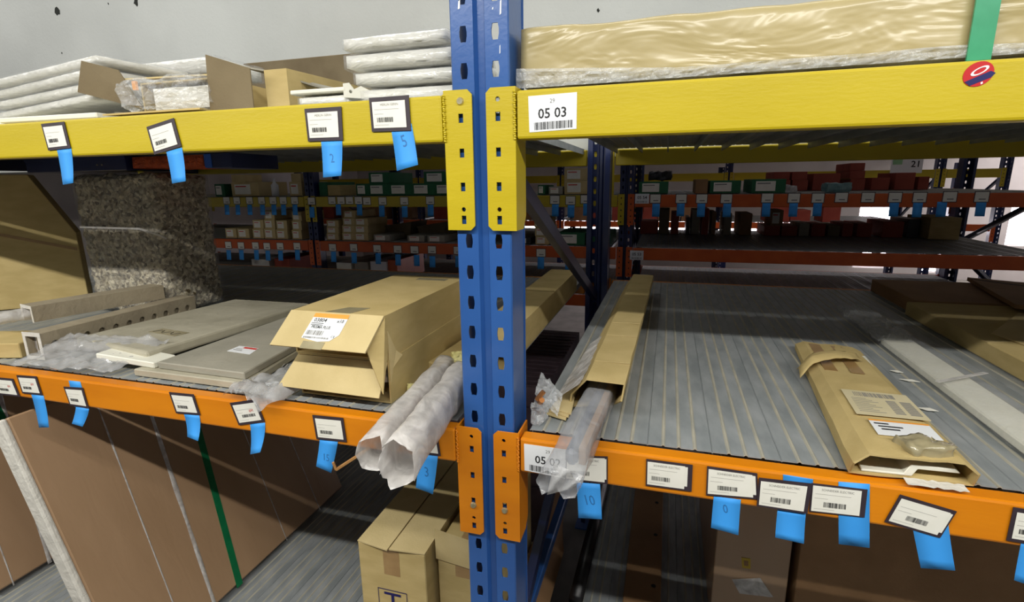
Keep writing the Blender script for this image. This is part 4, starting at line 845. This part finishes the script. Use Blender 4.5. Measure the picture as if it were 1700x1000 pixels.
for lb, px, z0, mt, lab in (
    ('pale wide carton on the facing yellow level', (386, 303, 428, 327), ZA, PALE, True), ('pale carton by the facing frame, bottom of a pair', (482, 303, 500, 327), ZA, PALE, True),
    ('beige carton right of the facing frame on the yellow level', (545, 309, 564, 327), ZA, M['card'], False), ('small teal-green carton at the left on the facing yellow level', (358, 304, 371, 325), ZA, M['green'], True)):
    tt, zz = far_box(lb, px, z0, Yg, .35, mt, lab)
    if 'wide' in lb: far_box('small white carton on top of the pale wide one', (385, 290, 405, 303), zz + .0006, Yg, .2, PALE, False)
    if 'pair' in lb: far_box('white carton on top of the pair by the facing frame', (484, 289, 499, 303), zz + .0006, Yg, .2, PALE, False)
far_box('dark green carton next to the facing frame on the yellow level', (531, 304, 542, 327), ZA, Yg, .4, M['green'], False)
t = thing('plastic_bottle', 'white plastic bottle on the facing yellow level', 'bottle', (at(458, 327, Y=Yg + .04).x, Yg + .04, ZA)); bx = at(458, 327, Y=Yg + .04).x
m = MB(); m.rings([[V((bx + math.cos(a) * r, Yg + .04 + math.sin(a) * r, z)) for a in [i * math.tau / 12 for i in range(12)]] for z, r in ((ZA, .03), (ZA + .09, .03), (ZA + .11, .012), (ZA + .125, .012))]); m.build('bottle_body', M['paper_w'], t, smooth=True)
MB().cyl((bx, Yg + .04, ZA + .125), (bx, Yg + .04, ZA + .145), .009, 10).build('cap', M['paper_w'], t)
stack('green labelled carton above the facing yellow beam', [[(592, 307, 611.5, 327)], [(612, 307, 645, 327), (613, 288, 644.5, 307)], [(646, 307, 683, 327)], [(683.5, 307, 721, 327), (704, 287, 746, 307)], [(721.5, 307, 757, 327)]], ZA, Yg, .4, M['green'], 'green labelled cartons of the centre bay')
for lb, px, mt in (('low grey tray carton on the facing orange level, first of three', (621, 395, 647, 405), M['greycard']), ('low grey tray carton between two tilted cartons', (677, 396, 704, 406), M['greycard']), ('low grey tray carton near the blue upright edge', (710, 396, 738, 406.5), M['greycard'])):
    far_box(lb, px, ZB_, Yg, .25, mt, True)
for lb, p_ in (('first tilted carton behind the grey trays', (640, 681, 404)), ('second tilted carton behind the grey trays', (697, 737, 405))):
    a, b = at(p_[0], p_[2], Y=Yg + .27), at(p_[1], p_[2], Y=Yg + .27); t = thing('carton', lb, 'box', ((a.x + b.x) / 2, Yg + .35, ZB_))
    m = MB(); m.prism([V((a.x, Yg + .27, ZB_)), V((b.x, Yg + .27, ZB_)), V((b.x + .02, Yg + .27, ZB_ + .13)), V((a.x - .01, Yg + .27, ZB_ + .09))], (0, .3, 0)); m.build('carton_body', M['card_dk'], t)
    m = MB(); m.prism([V((a.x - .02, Yg + .262, ZB_ + .095)), V((b.x + .03, Yg + .262, ZB_ + .135)), V((b.x + .02, Yg + .262, ZB_ + .13)), V((a.x - .01, Yg + .262, ZB_ + .085))], (0, .31, 0)); m.build('raised_lid', M['card_dk'], t)
stack('pale carton left of the diagonal brace', [[(889, 397, 911, 410), (888, 382.5, 911, 397), (887, 368, 908, 382.5)]], ZB_, Yg, .3, PALE, 'stack left of the diagonal brace')
far_box('green carton on the facing orange level behind the diagonal brace', (926, 391, 971, 411), ZB_, Yg, .4, M['green'], True)
far_box('green carton on the facing orange level beside the dark frame', (974, 391, 1014, 411), ZB_, Yg, .4, M['green'], False)
far_box('dark open tray right of the blue upright on the facing orange level', (856, 399, 881, 410), ZB_, Yg, .3, M['black'], True)
stack('white printed carton left of the rear upright', [[(937, 300, 976, 323), (937, 279, 975, 300)]], ZA, Yg, .35, PALE, 'pair of white printed cartons')
far_box('small green carton left of the white printed pair', (893, 307, 905, 323), ZA, Yg, .3, M['green'], True)
far_box('low grey tray left of the white printed pair', (911, 310, 934, 323), ZA, Yg, .3, M['greycard'], True)
# right bay, upper level
for lb, px, mt, lab in (('green carton with wide label below a dark bag', (1060, 299, 1110, 320), M['green'], True), ('middle green carton with wide label on the facing orange level', (1178, 298, 1231, 320), M['green'], True), ('right green carton with wide label on the facing orange level', (1247, 296, 1306, 320), M['green'], True),
    ('dark brown carton left of the middle green carton', (1154, 296, 1176, 320), M['card_br'], False)): far_box(lb, px, ZA, Yg, .4, mt, lab)
a = at(1095, 300, Y=Yg + .2); tag(MB().sbox((a.x, Yg + .2, ZA + .118), (.14, .18, .05), (10, 8, 4), .02, 18, None, 5).build('plastic_bag', M['black']), 'dark crumpled bag on top of the left green carton of the facing rack', 'plastic bag')
a = at(1395, 316, Y=Yg); tag(MB().sbox((a.x, Yg + .1, ZA + .028), (.12, .14, .05), (10, 8, 4), .012, 20, None, 6).build('plastic_bag', mat('teal_film', (90, 130, 130), (120, 150, 150), .4, scale=14)), 'teal plastic bag at the front of the facing orange level', 'plastic bag')
a = at(1316, 316, Y=Yg); tag(MB().sbox((a.x, Yg + .1, ZA + .024), (.07, .1, .04), (8, 8, 4), .012, 20, None, 8).build('plastic_bag', M['film_milky']), 'small pale plastic bag right of the right green carton', 'plastic bag')
Yb = YF + .75
stack('red-brown carton on the facing upper level', [[(1283, 299, 1313, 317), (1284, 285, 1312, 299)], [(1314, 299, 1342, 317), (1314, 285, 1341, 299)], [(1348, 288, 1396, 317)], [(1410, 298, 1437, 317), (1410, 284, 1437, 298), (1411, 271, 1437, 284)], [(1484, 287, 1521, 316)], [(1523, 294, 1544, 316)], [(1445, 296, 1478, 317)]], ZA, Yb, .35, M['darkred'], 'red-brown cartons on the facing upper level', False)
# right bay, middle level, row at the back
RB = 'row of cartons at the back of the facing middle level'
ym = YF + .95
for i, (xa, xb, yt, mt) in enumerate(((1063, 1092, 368, 'darkred'), (1093, 1112, 347, 'card_dk'), (1113, 1128, 352, 'darkred'), (1138, 1146, 360, 'black'), (1147, 1163, 347, 'greycard'), (1164, 1178, 345, 'darkred'), (1180, 1190, 350, 'card_br'), (1200, 1216, 352, 'greycard'), (1226, 1250, 352, 'card_br'), (1268, 1296, 372, 'darkred'), (1297, 1325, 372, 'darkred'), (1326, 1345, 367, 'greycard'), (1347, 1372, 368, 'darkred'), (1374, 1396, 370, 'card_dk'), (1398, 1418, 366, 'darkred'), (1422, 1450, 366, 'darkred'), (1464, 1503, 362, 'darkred'), (1505, 1530, 357, 'black'))):
    cn = {'darkred': 'red-brown', 'card_dk': 'grey-brown', 'black': 'black', 'greycard': 'grey', 'card_br': 'brown'}[mt]
    far_box('%s carton, %s in the back row counted from the facing frame' % (cn, ORD[i]), (xa, yt, xb, 388), ZB_, ym, .35, M[mt], False, RB + ', ' + cn)
far_box('wide brown carton at the right end of the back row', (1541, 356, 1599, 392), ZB_, ym - .1, .4, M['card'], False)
t0, zz = far_box('pinkish carton standing on the red-brown cartons of the back row', (1279, 344, 1302, 370), ZB_ + .0006 + (at(1280, 372, Y=ym).z - at(1280, 388, Y=ym).z), ym + .02, .3, M['card_br'], True)
# low level of the facing rack
for i, (xa, xb, yt, yb_, mt, lb) in enumerate(((560, 582, 430, 446, 'white', 'white open carton on the low level of the facing rack'), (590, 610, 428, 446, 'greycard', 'grey carton on the low level of the facing rack'), (616, 641, 427, 446, 'paper_w', 'bright white carton on the low level of the facing rack'), (645, 658, 424, 446, 'orange_far', 'orange carton on the low level of the facing rack'), (420, 446, 430, 442, 'foam', 'pale flat pack on the low level of the facing rack'), (458, 480, 432, 446, 'darkred', 'red carton on the low level of the facing rack'))):
    far_box(lb, (xa, yt, xb, yb_ + 12), ZC, YF + .1 + .02 * i, .5, M[mt], False)
# cards and tags along the facing beams
def far_cards(z, xs, tags, lab_c, lab_t, gc, gt, rev=False):
    for i, (x, y) in enumerate(sorted(xs, reverse=rev)):
        c = at(x, y, Y=YF - .0115); t = thing('label_holder', ORD[i] + ' ' + lab_c, 'label holder', c, gc); w_ = .032; h_ = .027
        MB().box(c.x - w_ - .004, c.x + w_ + .004, c.y, c.y + .0012, c.z - h_ - .004, c.z + h_ + .004).build('magnet_frame', M['frame'], t)
        MB().box(c.x - w_, c.x + w_, c.y - .0005, c.y, c.z - h_, c.z + h_).build('card', M['paper'], t)
        MB().box(c.x - w_ * .4, c.x + w_ * .6, c.y - .0008, c.y - .0005, c.z - h_ * .6, c.z - h_ * .35).build('card_print', M['inkg'], t)
    for i, (x, y) in enumerate(sorted(tags, reverse=rev)):
        c = at(x, y, Y=YF - .0106); m = MB(); m.grid(lambda a, b: V((c.x - .024 + .048 * a, c.y - .006 * b, c.z + .03 - .085 * b)), 1, 4); tag(m.build('paper_tag', M['bluetag'], smooth=True, solid=.0004), ORD[i] + ' ' + lab_t, 'paper tag', gt)
far_cards(1.5, [(376, 333), (393, 333), (414, 333), (434, 333), (453, 333), (470, 333), (489, 333)], [(377, 346), (395, 346), (415, 346), (436, 346), (455, 346), (471, 346), (490, 346)], 'card leftward from the facing frame on the yellow beam', 'blue tag leftward from the facing frame on the yellow beam', 'cards on the far left facing yellow beam', 'tags on the far left facing yellow beam', True)
far_cards(1.5, [(517, 334), (551, 333), (566, 333), (580, 333), (595, 333), (609, 334), (635, 334), (671, 334), (714, 333), (752, 334)], [(518, 350), (634, 348), (672, 349), (715, 347), (562, 346), (597, 346)], 'card rightward from the facing frame on the yellow beam', 'blue tag rightward from the facing frame on the yellow beam', 'cards on the centre facing yellow beam', 'tags on the centre facing yellow beam')
far_cards(1.5, [(921, 332), (947, 333), (972, 331)], [(922, 346), (948, 348), (974, 345)], 'card from the blue upright on the yellow beam behind the brace', 'blue tag from the blue upright on the yellow beam behind the brace', 'cards behind the brace', 'tags behind the brace')
far_cards(1.15, [(379, 407), (400, 408), (424, 408), (443, 409), (465, 409), (493, 409)], [(380, 421), (401, 421), (426, 421), (445, 422), (466, 422), (494, 421)], 'card leftward from the facing frame on the orange beam', 'blue tag leftward from the facing frame on the orange beam', 'cards on the far left facing orange beam', 'tags on the far left facing orange beam', True)
far_cards(1.15, [(552, 411), (587, 411), (626, 413), (660, 414), (688, 415), (717, 415), (760, 416), (863, 418), (898, 420)], [(554, 424), (588, 426), (628, 427), (661, 429), (692, 430), (718, 432), (761, 432), (864, 432), (898, 434), (944, 436)], 'card rightward from the facing frame on the orange beam', 'blue tag rightward from the facing frame on the orange beam', 'cards on the centre facing orange beam', 'tags on the centre facing orange beam')
far_cards(1.5, [(1088, 330), (1131, 330), (1165, 330), (1206, 330), (1274, 329), (1318, 329), (1358, 329), (1397, 328), (1441, 328), (1486, 328), (1527, 328), (1577, 327), (1630, 327)], [(1089, 346), (1130, 345), (1164, 346), (1207, 346), (1272, 345), (1317, 345), (1357, 344), (1484, 344), (1523, 345), (1563, 344), (1628, 343)], 'card from the 05 54 sticker along the orange upper beam', 'blue tag from the 05 54 sticker along the orange upper beam', 'cards on the right facing orange beam', 'tags on the right facing orange beam')
for lb, (x, y), num in (('white 05 54 bay sticker on the facing orange upper beam', (1066, 330), '05 54'), ('white 05 53 bay sticker on the facing orange middle beam', (1057, 424), '05 53')):
    c = at(x, y, Y=YF - .0112); q = Quad(c + V((-.045, 0, .032)), c + V((.045, 0, .032)), c + V((.045, 0, -.032)), c + V((-.045, 0, -.032))); t = thing('rack_sticker', lb, 'sticker', c); m = MB(); q.slab(m, .0006); m.build('sticker_sheet', M['paper_w'], t)
    m = MB(); q.text(m, num, .5, .4, .3, .001); m.build('bay_number', M['ink'], t); m = MB(); q.bars(m, .1, .9, .72, .92, 14, .001); m.build('barcode', M['inkg'], t)
# third rack row, seen through the gaps; its left stretches are added
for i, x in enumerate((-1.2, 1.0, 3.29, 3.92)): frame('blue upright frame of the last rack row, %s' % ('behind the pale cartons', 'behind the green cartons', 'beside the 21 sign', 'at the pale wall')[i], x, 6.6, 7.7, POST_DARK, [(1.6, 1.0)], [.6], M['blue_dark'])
for i, (a, b) in enumerate(((-1.15, .95), (1.05, 3.24), (3.34, 3.87))): 
    beam('yellow beam of the last rack row, %s' % ('left stretch', 'middle stretch', 'short right stretch')[i], a, b, 6.59, 1.68, 1.58, M['yellow'], detail=False)
    beam('orange beam of the last rack row, %s' % ('left stretch', 'middle stretch', 'short right stretch')[i], a, b, 6.59, 1.05, .97, OF, detail=False)
    if i < 2: deck('grey deck on the orange beams of the last rack row, %s' % ('left', 'middle')[i], a + .02, 21, 6.63, 1.054, PANEL_FAR, ybk=7.9)
for i, (x, a, b) in enumerate(((-3.4, -3.35, -1.25), (-5.6, -5.55, -3.45))):  # added stretches that darken the view behind the pale cartons
    lb = ('second', 'leftmost')[i]
    frame('added blue upright frame of the last rack row, %s beside the pale cartons' % lb, x, 6.6, 7.7, POST_DARK, [(1.6, 1.0)], [.6], M['blue_dark'])
    beam('added yellow beam of the last rack row, %s stretch' % lb, a, b, 6.59, 1.68, 1.58, M['yellow'], detail=False); beam('added orange beam of the last rack row, %s stretch' % lb, a, b, 6.59, 1.05, .97, OF, detail=False)
    deck('added grey deck on the orange beams of the last rack row, %s stretch' % lb, a + .02, 21, 6.63, 1.054, PANEL_FAR, ybk=7.9)
rr = random.Random(4); x = -5.45; k = 0
while x < 2.2:
    w_ = rr.uniform(.18, .34); h_ = rr.uniform(.30, .48) if x < -1.3 else rr.uniform(.14, .40)  # left cartons are added, tall enough to cover the lit far wall
    if not any(c_ - .14 < x + w_ and x < c_ + .14 for c_ in (-3.4, -1.2, 1.0)):
        carton('brown carton on the last rack row, %s from its left end' % ORD[k], x, x + w_, 6.68, 7.1, 1.056, 1.056 + h_, M[rr.choice(('card_br', 'darkred', 'card_br'))], group='cartons on the last rack row'); k += 1
    x += w_ + rr.choice((.01, .02, .14))
c = at(1512, 273, Y=6.58); t = thing('aisle_sign', 'white aisle sign reading 21 with a green corner at the pale wall', 'sign', c)
q = Quad(c + V((-.20, 0, .10)), c + V((.12, 0, .10)), c + V((.12, 0, -.10)), c + V((-.20, 0, -.10))); m = MB(); q.slab(m, .004); m.build('sign_board', M['paper_w'], t)
m = MB(); q.sub(.05, .1, .35, .5, .0045).slab(m, .0005); m.build('green_field', mat('light_green', (150, 200, 150), None, .6), t); m = MB(); q.text(m, '21', .78, .5, .35, .006); m.build('aisle_number', M['ink'], t)
for o in list(bpy.data.objects):
    if '_b' in o: del o['_b']
